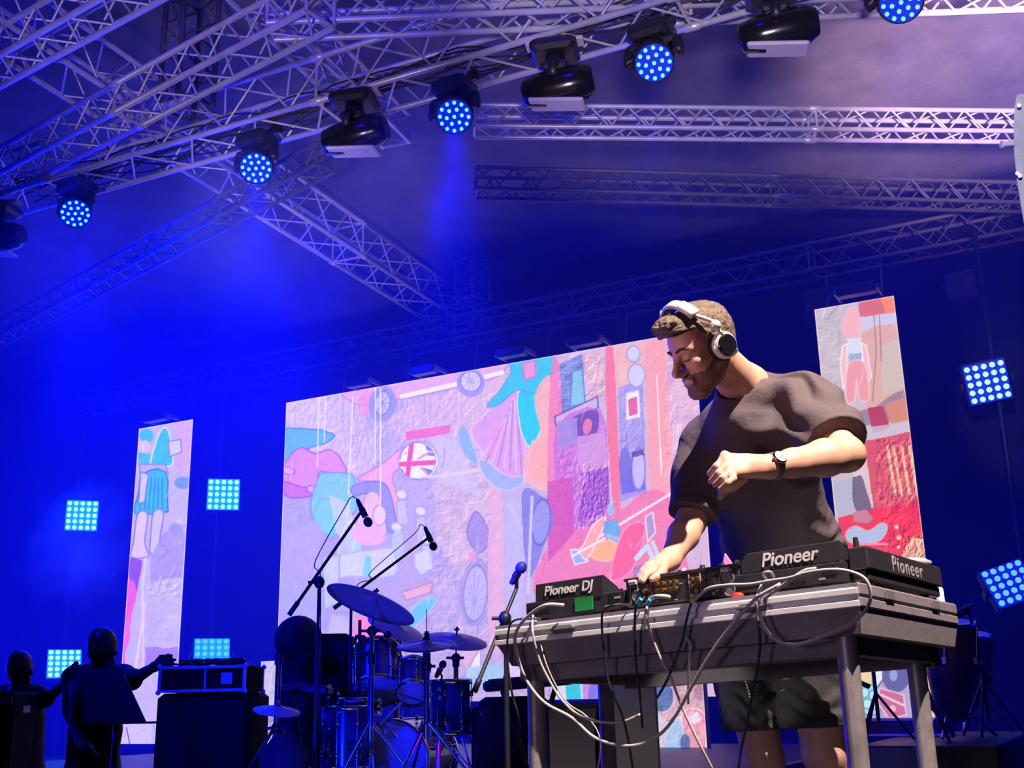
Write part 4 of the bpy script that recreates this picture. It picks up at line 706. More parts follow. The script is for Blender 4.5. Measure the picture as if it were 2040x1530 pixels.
def npmesh(name, V, Fq, mt, parent=None, smooth=True):
    off = np.array(parent.location) if parent is not None else np.zeros(3); me = bpy.data.meshes.new(name); me.vertices.add(len(V)); me.vertices.foreach_set('co', (V-off).ravel().astype(np.float32)); me.loops.add(Fq.size); me.loops.foreach_set('vertex_index', Fq.ravel().astype(np.int32))
    me.polygons.add(len(Fq)); me.polygons.foreach_set('loop_start', np.arange(len(Fq), dtype=np.int32)*4); me.update(calc_edges=True); me.polygons.foreach_set('use_smooth', np.ones(len(Fq), bool)); me.materials.append(MATS[mt]); me.validate()
    o = bpy.data.objects.new(name, me); COL.objects.link(o)
    if parent is not None: o.parent = parent
    return o
def grid(sd, h, pad=.03, lo=None, hi=None):
    a, b = sd.bounds(); a = a-pad if lo is None else np.array(lo); b = b+pad if hi is None else np.array(hi); return [np.arange(a[i], b[i]+h, h) for i in range(3)]
def vnoise(X, Y_, Z_, sc, seed=3):     # smooth 3-D noise
    T_ = np.random.RandomState(seed).rand(32, 32, 32)*2-1; r = []
    for A_, sh in ((X, (-1, 1, 1)), (Y_, (1, -1, 1)), (Z_, (1, 1, -1))): u = A_/sc+100; i = np.floor(u).astype(int); f_ = u-i; r.append((i, (f_*f_*(3-2*f_)).reshape(sh)))
    (ix, fx), (iy, fy), (iz, fz) = r; out = 0
    for a in (0, 1):
        for b in (0, 1):
            for c in (0, 1): out = out+T_[np.ix_((ix+a) % 32, (iy+b) % 32, (iz+c) % 32)]*(fx if a else 1-fx)*(fy if b else 1-fy)*(fz if c else 1-fz)
    return out
def V3(*a): return np.array(a, float)
# ---- performer: joints
HC = P(1400, 692, 3.27); tow = -cf
Uh = -.40*cr+.915*cu; Uh = Uh+tow*.05; Uh /= np.linalg.norm(Uh)
Fh = .90*(-.915*cr-.40*cu)+.42*tow; Fh -= Uh*(Fh@Uh); Fh /= np.linalg.norm(Fh); Lh = np.cross(Uh, Fh)
HS = 1.0
def hd(f_, l, u_): return HC+HS*(Fh*f_+Lh*l+Uh*u_)
RH = np.array([Fh, Lh, Uh]).T
neckB = P(1488, 775, 3.42); LS = P(1604, 812, 3.34); RSh = P(1408, 885, 3.58); LE = P(1688, 905, 3.10); LW = P(1533, 930, 2.95)
RE = P(1376, 1040, 3.42); RW = P(1334, 1116, 3.27); CH = P(1505, 890, 3.50); WA = P(1550, 1095, 3.76); PV = P(1545, 1235, 3.86)
RHp = P(1482, 1275, 3.82); LHp = P(1612, 1262, 3.68); RK = P(1520, 1515, 3.70); LK = P(1640, 1500, 3.56); RA = P(1590, 1800, 3.78); LA = P(1700, 1790, 3.66)
RA[2] = LA[2] = .09
B = SDF()
def headprims(B):
    B.ell(hd(-.014, 0, .030), V3(.098, .077, .093)*HS, RH, .02); B.ell(hd(.048, 0, .035), V3(.048, .062, .055)*HS, RH, .02); B.ell(hd(.044, 0, -.030), V3(.048, .057, .068)*HS, RH, .02)
    B.ell(hd(.036, 0, -.078), V3(.050, .050, .042)*HS, RH, .02); B.cap(hd(.074, -.012, -.112), hd(.074, .012, -.112), .021*HS, k=.015)
    for s in (-1, 1):
        B.cap(hd(-.008, s*.056, -.055), hd(.066, s*.018, -.108), .020*HS, .019*HS, .02); B.ell(hd(.062, s*.044, -.024), V3(.022, .018, .016)*HS, RH, .015)
        B.cap(hd(.090, s*.012, .016), hd(.076, s*.046, .018), .011*HS, .009*HS, .012)
        B.ell(hd(.098, s*.031, -.003), V3(.011, .016, .010)*HS, RH, .010, True)
        B.ell(hd(.079, s*.031, -.005), V3(.0135, .0145, .0125)*HS, RH, .004)
        B.cap(hd(.1, s*.010, -.043), hd(.094, s*.015, -.041), .0075*HS, .006*HS, .006)
        B.ell(hd(-.008, s*.078, -.010), V3(.020, .009, .032)*HS, RH, .006)
    B.cap(hd(.090, 0, .010), hd(.121, 0, -.035), .0095*HS, .0125*HS, .010); B.cap(hd(.121, 0, -.036), hd(.104, 0, -.047), .0115*HS, .009*HS, .008)
    B.cap(hd(.091, -.018, -.067), hd(.091, .018, -.067), .0070*HS, k=.010); B.cap(hd(.090, -.015, -.081), hd(.090, .015, -.081), .0078*HS, k=.010)
    B.cap(hd(.100, -.022, -.0735), hd(.100, .022, -.0735), .0030*HS, k=.004, sub=True)
    B.cap(hd(-.022, 0, -.035), neckB, .060, .066, .03)
headprims(B)
B.cap(neckB, CH, .07, .10, .04); B.cap(LS, RSh, .06, .06, .05); B.ell(CH, (.17, .12, .16), k=.05); B.cap(CH, WA, .12, .13, .06); B.cap(WA, PV, .13, .135, .06); B.cap(RHp, LHp, .10, .10, .05)
B.chain([LS, LE], [.052, .047], .03); B.chain([LE, LE+(LW-LE)*.3, LE+(LW-LE)*.72, LW], [.047, .050, .037, .030], .02)
B.chain([RSh, RE], [.054, .044], .03); B.chain([RE, RE+(RW-RE)*.35, RW], [.044, .045, .029], .02)
for h_, k_, a_ in ((RHp, RK, RA), (LHp, LK, LA)):
    B.chain([h_, k_], [.10, .066], .04); c_ = k_+(a_-k_)*.32; B.chain([k_, c_, a_], [.062, .064, .042], .03); ft = unit = a_+V3(-.10, -.14, -.03); B.cap(a_+V3(.01, .02, -.045), ft, .042, .040, .03)
def hand(B, W, K, side, pts_f, rads=.0088, thumb=None, palm_w=.038, nrm=None):
    # W wrist, K knuckle centre, side = direction across the knuckles (index to little)
    side = side/np.linalg.norm(side); B.cap(W, W+(K-W)*.5, .029, .030, .02)
    for t in (-.75, -.25, .25, .75): B.cap(W+(K-W)*.25+side*palm_w*t*.55, K+side*palm_w*t, .017, .0125, .014)
    for (j1, j2, j3), t, rr in pts_f: B.chain([K+side*palm_w*t, j1, j2, j3], [.0118*rr, .0102*rr, .0092*rr, .0078*rr], .004)
    if thumb is not None: B.chain(thumb, [.017, .0135, .011, .0088], .008)
# left hand (image centre): back of the hand up, fingers folded down and to the left
K = P(1451, 926, 2.90); sd_ = P(1456, 958, 2.865)-P(1440, 914, 2.92)
base = [P(1436, 918, 2.925), P(1442, 930, 2.905), P(1450, 942, 2.885), P(1460, 953, 2.87)]; tips = [P(1413, 944, 2.92), P(1416, 959, 2.90), P(1424, 966, 2.88), P(1434, 975, 2.86)]
fin = []
for i in range(4):
    b0, tp = base[i], tips[i]; k0 = K+sd_/np.linalg.norm(sd_)*.036*(-.95, -.32, .32, .95)[i]; j1 = b0*.5+tp*.5+tow*.014+cu*.004; fin.append(((b0+tow*.010, j1+tow*.004, tp), (-.95, -.32, .32, .95)[i], (1, 1.02, 1, .9)[i]))
hand(B, LW, K, sd_, fin, thumb=[P(1478, 952, 2.94), P(1460, 968, 2.955), P(1442, 978, 2.94), P(1436, 990, 2.92)])
B.ell(P(1446, 962, 2.925), (.026, .018, .022), k=.015)
# right hand resting on the mixer, fingers spread towards the left player
K2 = P(1306, 1131, 3.19); sd2 = tow*1.0+cu*-.25; sd2 /= np.linalg.norm(sd2); fin = []
for i, t in enumerate((-.9, -.3, .3, .9)):
    tip = P(1272+i*3-(2 if i in (1, 2) else 0), 1151+i*2.2, 3.17-.024*i); k0 = K2+sd2*.038*t; m1 = k0*.5+tip*.5+cu*.014; fin.append(((k0*.62+tip*.38+cu*.012, m1*.5+tip*.5+cu*.004, tip), t, (.9, 1, 1.02, 1)[i]))
hand(B, RW, K2, sd2, fin, thumb=[P(1322, 1128, 3.2), P(1318, 1140, 3.12), P(1308, 1149, 3.09), P(1298, 1154, 3.08)])
hgt = .0042
Xg, Yg, Zg = grid(B, hgt); Fd = B.field(Xg, Yg, Zg); Vv, Ff = nets(Fd, Xg, Yg, Zg); del Fd
dj = thing('person', 'bearded man in dark T-shirt and shorts bending over the players', 'person', (PV[0], PV[1], 0)); npmesh('body', Vv, Ff, 'skin', dj)
# head shells: hair, beard
Hd = SDF(); headprims(Hd); lo, hi = HC-.20, HC+.20; Xg, Yg, Zg = grid(Hd, .003, lo=lo, hi=hi); Fd = Hd.field(Xg, Yg, Zg)
px_ = Xg[:, None, None]-HC[0]; py_ = Yg[None, :, None]-HC[1]; pz_ = Zg[None, None, :]-HC[2]
FF = (px_*Fh[0]+py_*Fh[1]+pz_*Fh[2])/HS; LL = (px_*Lh[0]+py_*Lh[1]+pz_*Lh[2])/HS; UU = (px_*Uh[0]+py_*Uh[1]+pz_*Uh[2])/HS
nz = vnoise(Xg, Yg, Zg, .014, 4)*.6+vnoise(Xg, Yg, Zg, .006, 9)*.4
line = np.interp(FF, [-.12, -.05, -.02, .015, .03, .05, .075, .10], [-.055, -.05, .0, .02, .040, .066, .074, .078]).astype(np.float32)
thick = np.interp(UU, [-.05, .02, .08, .13], [.003, .006, .012, .014])+np.clip((FF-.03)*.20, 0, .02)*(UU > .05)
hair = np.maximum(Fd-thick-nz*.004, (line-UU)*.9+nz*.005)
quiff = np.sqrt(((FF-.086)/.038)**2+(LL/.050)**2+((UU-.104)/.026)**2)-1; quiff = quiff*.022+nz*.006; kk = .02; hh = np.maximum(kk-np.abs(hair-quiff), 0)/kk; hair = np.minimum(hair, quiff)-hh*hh*kk*.25
Vv, Ff = nets(hair, Xg, Yg, Zg); npmesh('hair', Vv, Ff, 'hair', dj)
bl = np.interp(FF, [-.03, 0, .03, .06, .085, .11], [-.0, -.012, -.040, -.060, -.054, -.052]).astype(np.float32)
beard = np.maximum.reduce([Fd-.0014-nz*.0014, (UU-bl)*.9+nz*.006, -(UU+.150), (-.012-FF)])
mouth = np.sqrt(((FF-.10)/.03)**2+(LL/.023)**2+((UU+.0745)/.0095)**2)-1; beard = np.maximum(beard, -mouth*.01)
Vv, Ff = nets(beard, Xg, Yg, Zg); npmesh('beard', Vv, Ff, 'beard', dj); del Fd, hair, beard, quiff, mouth, FF, LL, UU, nz
for s in (-1, 1):
    MB().tube(spline([hd(.101, s*.013, .020), hd(.099, s*.03, .027), hd(.082, s*.049, .020)], 5), [.0042]*11, 6).build('eyebrow', 'brow', dj)
    MB().tube(spline([hd(.090, s*.019, -.010), hd(.0945, s*.031, -.0125), hd(.086, s*.044, -.009)], 5), [.0016]*11, 5).build('eyelash', 'brow', dj)
MB().tube(spline([hd(.094, -.017, -.079), hd(.0965, 0, -.0800), hd(.094, .017, -.079)], 5), [.0035]*11, 6).build('lips', 'lip', dj)
# T-shirt
S = SDF(); S.cap(LS+V3(0, 0, -.01), RSh+V3(0, 0, -.01), .088, .080, .05); S.cap(neckB+V3(0, 0, -.04), CH, .085, .13, .05); S.ell(CH+V3(0, 0, -.02), (.20, .165, .19), k=.06); S.cap(CH, WA+cr*.015, .165, .185, .07); S.cap(WA+cr*.015, PV, .186, .19, .06); S.cap(P(1512, 775, 3.46), LS, .052, .088, .05); S.cap(neckB+V3(0,0,-.02), neckB+V3(0,0,-.10), .080, .11, .04)
dl = (LE-LS)/np.linalg.norm(LE-LS); dr = (RE-RSh)/np.linalg.norm(RE-RSh); sl = LS+dl*.212; sr = RSh+dr*.265
S2 = SDF(); S2.chain([LS, LS+dl*.12, sl+dl*.08+V3(0, 0, -.02)], [.086, .092, .094], .05); S2.chain([RSh, RSh+dr*.12, sr+dr*.08], [.078, .078, .076], .05); S.p += S2.p
Xg, Yg, Zg = grid(S, .0055, pad=.02); S.p = S.p[:-len(S2.p)]; Fd = S.field(Xg, Yg, Zg); Fs = S2.field(Xg, Yg, Zg); X3 = Xg[:, None, None]; Y3 = Yg[None, :, None]; Z3 = Zg[None, None, :]
n1 = vnoise(Xg, Yg, Zg, .11, 5); n2 = vnoise(Xg, Yg, Zg, .045, 6); dA = np.sqrt((X3-LS[0])**2+(Y3-LS[1])**2+(Z3-LS[2]+.05)**2)
fold = np.sin((X3*cr[0]+Y3*cr[1]+Z3*cr[2])*26+(X3*cu[0]+Y3*cu[1]+Z3*cu[2])*48+n1*4)*np.exp(-((dA-.10)/.09)**2)*.013
dW = np.abs(Z3-WA[2]+.02); fold = fold+np.sin(Z3*70+n1*6)*.004*np.exp(-(dW/.12)**2); Fd = Fd+fold+n1*.007+n2*.0025
for base_, dr_, nrm in ((sl, dl, 0), (sr, dr, 0)):     # cuffs: cut only near that arm
    pl = (X3-base_[0])*dr_[0]+(Y3-base_[1])*dr_[1]+(Z3-base_[2])*dr_[2]; rad = np.sqrt((X3-base_[0])**2+(Y3-base_[1])**2+(Z3-base_[2])**2); Fs = np.where(rad < .26, np.maximum(Fs, pl), Fs)
kq = .05; hq = np.maximum(kq-np.abs(Fd-fold-Fs), 0)/kq; Fd = np.minimum(Fd, Fs+fold+n1*.004)-hq*hq*kq*.25; hemz = PV[2]-.06; Fd = np.maximum(Fd, hemz-Z3); a_ = hd(-.022, 0, -.035); ab = (neckB+V3(0, 0, -.01))-a_; t = np.clip(((X3-a_[0])*ab[0]+(Y3-a_[1])*ab[1]+(Z3-a_[2])*ab[2])/(ab@ab), 0, 1.0)
dn = np.sqrt((X3-a_[0]-t*ab[0])**2+(Y3-a_[1]-t*ab[1])**2+(Z3-a_[2]-t*ab[2])**2)-(.068); Fd = np.maximum(Fd, -dn)
Vv, Ff = nets(Fd, Xg, Yg, Zg); tee = npmesh('t_shirt', Vv, Ff, 'tee', dj); del Fd
# collar rib ring around the neck opening
ax = ab/np.linalg.norm(ab); cc = neckB+V3(0, 0, -.01)-ax*-.012; q1 = np.cross(ax, [0, 0, 1.0]); q1 /= np.linalg.norm(q1); q2 = np.cross(ax, q1)
# shorts
S = SDF(); S.cap(RHp+V3(0, 0, .06), LHp+V3(0, 0, .06), .145, .145, .06); S.cap(PV, (RHp+LHp)/2, .16, .16, .05)
hr = RHp+(RK-RHp)*.86; hl = LHp+(LK-LHp)*.86; S.cap(RHp, hr, .128, .120, .03); S.cap(LHp, hl, .128, .116, .03)
Xg, Yg, Zg = grid(S, .006, pad=.02); Fd = S.field(Xg, Yg, Zg); X3 = Xg[:, None, None]; Y3 = Yg[None, :, None]; Z3 = Zg[None, None, :]; n1 = vnoise(Xg, Yg, Zg, .09, 8); n2 = vnoise(Xg, Yg, Zg, .03, 12)
Fd = Fd+np.sin(Z3*95+n1*7)*.0045+n1*.006+n2*.002; hz = .535+(X3-RK[0])*.04; Fd = np.maximum(Fd, hz-Z3)
Vv, Ff = nets(Fd, Xg, Yg, Zg); sh = npmesh('shorts', Vv, Ff, 'shorts', dj); del Fd
# white stud line down the front of the shorts
st = MB()
for k in range(13): t = k/12; p = P(1474+21*t+3*math.sin(t*3), 1316+72*t, 3.80); d_ = (RHp+(RK-RHp)*(.15+.3*t)); v_ = P(1474+21*t, 1316+72*t, 3.0)-CAM; v_ /= np.linalg.norm(v_); tt = (d_-CAM)@v_; q = CAM+v_*(tt-math.sqrt(max(0, .137**2-np.linalg.norm(CAM+v_*tt-d_)**2))); st.sph(q, .0042, 8)
st.build('stud_trim', 'white_plastic', sh)
# headphones
hp = thing('headphones', 'silver headphones with black round ear cups worn on the performer head', 'headphones', hd(0, 0, .14))
arc = []; 
for q in np.linspace(-1.12, 1.12, 25): arc.append(hd(.018+.026*math.cos(q), .094*math.sin(q)*1.02, .028+.122*math.cos(q)))
m = MB(); inner = MB(); wv = Fh*.016
for i in range(len(arc)):
    pass
def strap(m, pts, wdir, w_, th, cen):
    n = len(pts); vs = []
    for p in pts:
        o_ = (p-cen); o_ = o_-wdir*(o_@wdir)/(wdir@wdir); o_ /= np.linalg.norm(o_); wd = wdir/np.linalg.norm(wdir)
        vs += [p-wd*w_+o_*th*.3, p-wd*w_*.6+o_*th, p+wd*w_*.6+o_*th, p+wd*w_+o_*th*.3, p+wd*w_, p-wd*w_]
    fs = [(i*6+k, i*6+(k+1) % 6, i*6+6+(k+1) % 6, i*6+6+k) for i in range(n-1) for k in range(6)]+[(5, 4, 3, 2, 1, 0), tuple(range((n-1)*6, n*6))]
    m.add(vs, fs, True); return m
cen = hd(.02, 0, .03); strap(m, arc[5:20], Fh-Uh*.2, .019, .010, cen); m.build('headband', 'silver', hp)
strap(inner, [p-(p-cen)/np.linalg.norm(p-cen)*.006 for p in arc[6:19]], Fh-Uh*.2, .017, .006, cen).build('band_padding', 'black', hp)
for s in (-1, 1):
    ii = arc[17:23] if s == 1 else arc[2:8]; m = MB(); strap(m, ii, Fh-Uh*.2, .020, .014, cen); m.build('end_cap', 'white_plastic', hp)
    top = arc[22] if s == 1 else arc[2]; cup = hd(-.004, s*.094, -.012); piv = hd(.004, s*.106, .052)
    m = MB(); m.tube(spline([top, piv+Uh*.01, piv, cup+Uh*.034+Lh*s*.012], 5), .0065, 8); m.sph(piv, .0165, 14); m.build('hinge', 'silver', hp)
    nd = Lh*s; m = MB(); m.lathe([(0, .036), (.3, .040), (.75, .040), (1, .034)], cup-nd*.010, cup+nd*.016, 28); cu_ = m.build('ear_cup', 'silver', hp)
    m = MB(); m.lathe([(0, .030), (.6, .031), (1, .027)], cup+nd*.015, cup+nd*.024, 28); m.build('cup_plate', 'black_gloss', cu_)
    m = MB(); m.lathe([(0, .032), (.4, .043), (1, .041)], cup-nd*.026, cup-nd*.008, 24); m.build('ear_pad', 'black', cu_)
# wristwatch
wd = (LE-LW)/np.linalg.norm(LE-LW); wc = LW+wd*.012; nu = tow*.8+cu*.6; nu -= wd*(nu@wd); nu /= np.linalg.norm(nu); nv = np.cross(wd, nu)
wt = thing('wristwatch', 'round watch with white face and dark band on the left wrist', 'watch', wc); ringp = [wc+nu*.0335*math.cos(q)+nv*.0345*math.sin(q) for q in np.linspace(0, 2*math.pi, 33)[:-1]]
m = MB(); vs = []
for p in ringp:
    o_ = (p-wc)/np.linalg.norm(p-wc); vs += [p-wd*.0095, p-wd*.0095+o_*.003, p+wd*.0095+o_*.003, p+wd*.0095]
m.add(vs, [(i*4+k, i*4+(k+1) % 4, ((i+1) % 32)*4+(k+1) % 4, ((i+1) % 32)*4+k) for i in range(32) for k in range(4)], False); m.build('strap', 'alu_dark', wt)
fc = wc+nu*.0345; m = MB(); m.lathe([(0, .017), (.3, .0205), (.8, .0205), (1, .0175)], fc-nu*.001, fc+nu*.0085, 28); wcse = m.build('watch_case', 'chrome', wt)
m = MB(); m.cyl(fc+nu*.0085, fc+nu*.0089, .0165, n=28); m.build('dial', 'white_plastic', wt); m = MB(); m.cyl(fc+nu*.0092+nv*0, fc+nu*.0092+nv*.009, .0007, n=5); m.cyl(fc+nu*.0092, fc+nu*.0092+wd*.012, .0006, n=5); m.cyl(fc+nu*.009-wd*.0, fc+nu*.0093, .0016, n=8); m.build('hands', 'black', wt)
m = MB(); m.cyl(fc+nu*.004-wd*.020, fc+nu*.004-wd*.026, .003, n=10); m.build('crown', 'gold', wt)
# ------------------------------------------------------------------ backline
def drop(p, z=0.0): return V3(p[0], p[1], z)
def tripod(m, p, h0, spread, r=.009, n=3, ph=.4, floor=0.0):
    for k in range(n): q = ph+2*math.pi*k/n; m.cyl((p[0], p[1], floor+h0), (p[0]+spread*math.cos(q), p[1]+spread*math.sin(q), floor+r), r, n=6)
def mic(parent, tail, head, rb=.012, rh=.026, m='black'):
    tail = np.array(tail); head = np.array(head); d = (head-tail)/np.linalg.norm(head-tail); MB().lathe([(0, rb*.6), (.1, rb), (1, rb*1.5)], tail, head-d*rh*1.2, 12).build('microphone_body', m, parent); MB().sph(head, (rh, rh, rh*1.15), 12, R=rot_to(d)).build('microphone_grille', m, parent)
def micstand(label, piv, b0, b1, mt, mh, group='boom microphone stands', floor=0.0, legs=.3, mm='black', cab=True, ph=.4):
    r = thing('microphone_stand', label, 'microphone stand', drop(piv, floor), group); m = MB(); m.cyl(drop(piv, floor+.25), piv-V3(0, 0, .25), .013, n=10); m.cyl(piv-V3(0, 0, .3), piv, .009, n=8); m.build('pole', 'black', r)
    m = MB(); tripod(m, piv, .32, legs, floor=floor, ph=ph); m.build('base', 'black', r); m = MB(); m.sph(piv, (.03, .03, .035), 10); m.cyl(piv, piv-cr*.06, .008, n=8); m.build('clutch', 'black', r)
    m = MB(); m.tube([b0, b0+(b1-b0)*.12, b0+(b1-b0)*.121, b1], [.014, .014, .0095, .0085], 8); m.build('boom', 'black', r)
    t = P(*mt); h_ = P(*mh); mic(r, t, h_, m=mm); m = MB(); c_ = t*.45+h_*.55; m.cyl(b1, c_, .009, n=8); m.cyl(c_-(h_-t)*.15, c_+(h_-t)*.15, .018, n=10); m.build('clip', 'black', r)
    if cab: MB().tube(spline([t, t-cr*.03+cu*.01, t-cr*.07-cu*.05, (b0+b1)/2-cr*.05+cu*.02, b0+(b1-b0)*.4+cu*.01, piv+V3(.01, 0, -.02), drop(piv, floor+.5)+V3(.03, 0, 0)], 6), .003, 6).build('cable', 'cable_black', r)
    return r
micstand('tall boom microphone stand, leftmost and highest, left of the drums', P(636, 1160, 6.0), P(576, 1225, 5.9), P(716, 1024, 6.2), (711, 994, 6.2), (733, 1040, 6.2))
micstand('boom microphone stand reaching up right from behind the big cymbal', P(700, 1187, 6.9), P(665, 1212, 6.9), P(846, 1077, 7.0), (846, 1049, 7.0), (863, 1088, 7.0))
micstand('vocal microphone stand with sloping boom just left of the metal table', P(1006, 1232, 5.0), P(945, 1378, 5.0), P(1029, 1172, 5.0), (1018, 1164, 5.0), (1038, 1131, 5.0), cab=False, legs=.35, mm='mic_lit_blue')
def cymbal(root, c, n_, r, bow=.03, mt='cymbal'):
    n_ = np.array(n_)/np.linalg.norm(n_); MB().lathe([(0, .002), (.04, r*.16), (.30, r*.20), (.45, r*.5), (.8, r*.85), (1, r), (1.03, r), (.9, r*.85), (.55, r*.5), (.40, r*.2), (.14, r*.15), (.1, .002)], c+n_*bow, c-n_*bow, 40).build('cymbal', mt, root)
def cstand(label, c, n_, r, poletop, floor=.2, mt='cymbal', name='cymbal_stand', bow=.03, extra=True):
    rt = thing(name, label, 'cymbal', drop(c, floor), 'drum kit cymbals'); cymbal(rt, c, n_, r, bow, mt); n_ = np.array(n_)/np.linalg.norm(n_)
    m = MB(); m.cyl(c+n_*.045, c+n_*.07, .012, .006, n=10); m.cyl(c+n_*.055-cr*.018, c+n_*.055+cr*.018, .005, n=6); m.build('wing_nut', 'black', rt)
    m = MB(); m.cyl(poletop, c+n_*.05, .006, n=8); m.cyl(drop(c, floor+.3), drop(c, poletop[2]), .012, n=10); m.cyl(drop(c, floor+.25), drop(c, floor+.65), .016, n=10); m.build('pole', 'chrome', rt)
    m = MB(); m.sph(V3(c[0], c[1], poletop[2]), .03, 10); m.cyl(V3(c[0], c[1], poletop[2])-cr*.06, V3(c[0], c[1], poletop[2])+cr*.05, .008, n=8); m.cyl(V3(c[0], c[1], floor+.65), V3(c[0], c[1], floor+.71), .022, n=10); m.build('clamp', 'black', rt)
    m = MB(); tripod(m, c, .35, .28, .009, floor=floor); m.build('base', 'chrome', rt); return rt
c = P(742, 1195, 6.2); cstand('large cymbal tilted towards the photo, its blue underside showing', c, .78*cu+.34*cr-.48*tow+V3(0, 0, .1), .262, c-V3(0, 0, .17), mt='cymbal')
c = P(792, 1250, 7.1); cstand('thin crash cymbal seen edge on behind the large tilted cymbal', c, cu+.42*cr+.06*tow, .20, c-V3(0, 0, .1), bow=.014)
c = P(908, 1271, 6.9); cstand('small crash cymbal with black wing nut, right of the hi-hat', c, cu+.13*cr+.03*tow, .20, c-V3(0, 0, .12), bow=.02)
c = P(552, 1411, 5.8); cstand('small cymbal seen edge on at far left before the column screen', c, cu+.12*cr-.08*tow, .125, c-V3(0, 0, .1), bow=.015)
c = P(850, 1283, 6.2); rt = cstand('hi-hat pair of cymbals with tall thin rod', c, cu-.02*cr-.10*tow, .168, c-V3(0, 0, .12), name='hi_hat', bow=.014); n_ = cu-.02*cr-.1*tow; cymbal(rt, c-cu*.022, -n_+.03*cr-.1*tow, .166, .014); MB().cyl(c, c+V3(0, 0, .19), .003, n=6).build('rod', 'chrome', rt)
m = MB(); m.lathe([(0, .026), (.6, .012), (1, .012)], c+V3(0, 0, .02), c+V3(0, 0, .07), 12); m.build('felt_clutch', 'black', rt)
def drum(label, a, b, r, lugs=6, name='tom_drum', legs=False, group='drums of the kit', shell='drum_shell'):
    a, b = np.array(a), np.array(b); rt = thing(name, label, 'drum', (a+b)/2, group); L = np.linalg.norm(b-a); d = (b-a)/L
    MB().cyl(a, b, r, n=36, cap=False).build('shell', shell, rt)
    for e, s in ((a, 1), (b, -1)): MB().cyl(e+d*s*.004, e+d*s*.010, r-.003, n=36).build('head', 'drum_head', rt)
    for e, s in ((a, 1), (b, -1)): MB().lathe([(0, r+.002), (0, r+.012), (1, r+.012), (1, r+.002)], e-d*s*.008, e+d*s*.022, 36, cap=False).build('hoop', 'chrome', rt)
    R = rot_to(d); m = MB()
    for k in range(lugs):
        q = 2*math.pi*k/lugs+.3; o_ = R[:, 0]*math.cos(q)+R[:, 1]*math.sin(q); m.cyl(a+o_*(r+.010), b+o_*(r+.010), .0035, n=6)
        for t in (.25, .75): m.sph(a+(b-a)*t+o_*(r+.009), (.012, .012, .02), 8)
    m.each('lug', 'chrome', rt)
    if legs:
        m = MB(); lo = a if a[2] < b[2] else b
        for k in range(3): q = 2*math.pi*k/3+.5; o_ = V3(math.cos(q), math.sin(q), 0); m.cyl(lo+o_*(r+.012)+V3(0, 0, .15), V3(*(lo+o_*(r+.03))[:2], .2), .007, n=8)
        m.each('leg', 'chrome', rt)
    return rt
RI = .2
struct('trim_1', MB().box((-5.4, 8.1, RI/2), (6.6, 5.4, RI), bev=.01), 'black')
q = P(897, 1356, 6.5); drum('floor tom at the right of the kit, below the hi-hat', q-V3(0, 0, .30), q, .118, 8, 'floor_tom', True)
q = P(752, 1345, 6.9); drum('upper tom tipped forward in the middle of the kit', q+V3(-.05, .06, .14), q-V3(-.06, .08, .10), .145, 8)
q = P(826, 1365, 6.7); drum('small tom right of the middle tom, tilted', q+V3(-.03, .03, .07)+cu*.03, q-V3(-.05, .1, .05), .095, 6)
q = P(705, 1392, 6.6); drum('shallow drum with bright rim in front of the toms', q-V3(0, 0, .09), q, .155, 8, 'snare_drum')
q = P(690, 1408, 6.3); drum('deep dark drum at left of the kit with a chrome edge', q-V3(0, 0, .34), q+V3(0, 0, .0), .135, 8, 'floor_tom', True)
q = P(800, 1510, 6.7); drum('bass drum low in the middle of the kit', q+V3(0, .25, 0), q-V3(-.08, .22, 0), .22, 10, 'bass_drum')
q = P(565, 1545, 5.6); rt = thing('drum_stool', 'dark round topped seat low at left of the kit', 'stool', drop(q)); MB().lathe([(0, .10), (.2, .128), (.7, .122), (1, .05)], q-V3(0, 0, .1), q+V3(0, 0, .2), 28).build('seat', 'navy', rt); m = MB(); m.cyl(drop(q, .2), q-V3(0, 0, .1), .02); tripod(m, q, .25, .25); m.build('base', 'chrome', rt)
def clipmic(label, tail, head, foot, kind='drum_microphone'):
    r = thing(kind, label, 'microphone', foot, 'small drum microphones'); mic(r, P(*tail), P(*head), .012, .022); t = P(*tail)*.5+P(*head)*.5; MB().tube(spline([t, (t+foot)/2+cr*.02, foot], 5), .006, 6).build('clip', 'black', r)
clipmic('short microphone aimed up left of the floor tom', (868, 1350, 6.3), (882, 1324, 6.3), P(872, 1362, 6.35)); clipmic('small microphone clipped at the top rim of the middle tom', (755, 1278, 6.5), (772, 1264, 6.5), P(772, 1288, 6.6))
clipmic('small microphone beside the thin red lit pole left of the toms', (707, 1268, 6.5), (722, 1272, 6.5), P(718, 1300, 6.6)); MBt = MB(); b_ = P(717, 1300, 6.7); MBt.cyl(drop(b_, .2), P(717, 1235, 6.7), .010, n=8); tag(MBt.build('drum_pole', 'black'), 'thin dark pole rising behind the kit to the left edge of the thin crash cymbal', 'pole')
m = MB()
for k in range(46):      # small fittings among the drums
    x = 650+RS.rand()*280; y = 1365+RS.rand()*150; m.sph(P(x, y, 6.05+RS.rand()*.25), (.006+RS.rand()*.006,)*3, 6)
for a_, b_ in (((800, 1400), (760, 1440)), ((842, 1435), (826, 1490)), ((868, 1440), (885, 1480)), ((905, 1490), (945, 1540)), ((660, 1480), (730, 1482)), ((640, 1530), (665, 1500)), ((790, 1380), (850, 1400)), ((920, 1470), (938, 1530)), ((765, 1440), (790, 1470))): m.cyl(P(*a_, 6.15), P(*b_, 6.1), .0065, n=6)
tag(m.build('drum_hardware', 'chrome'), 'tangle of chrome rods and fittings between the drums', 'drum hardware', kind='stuff')
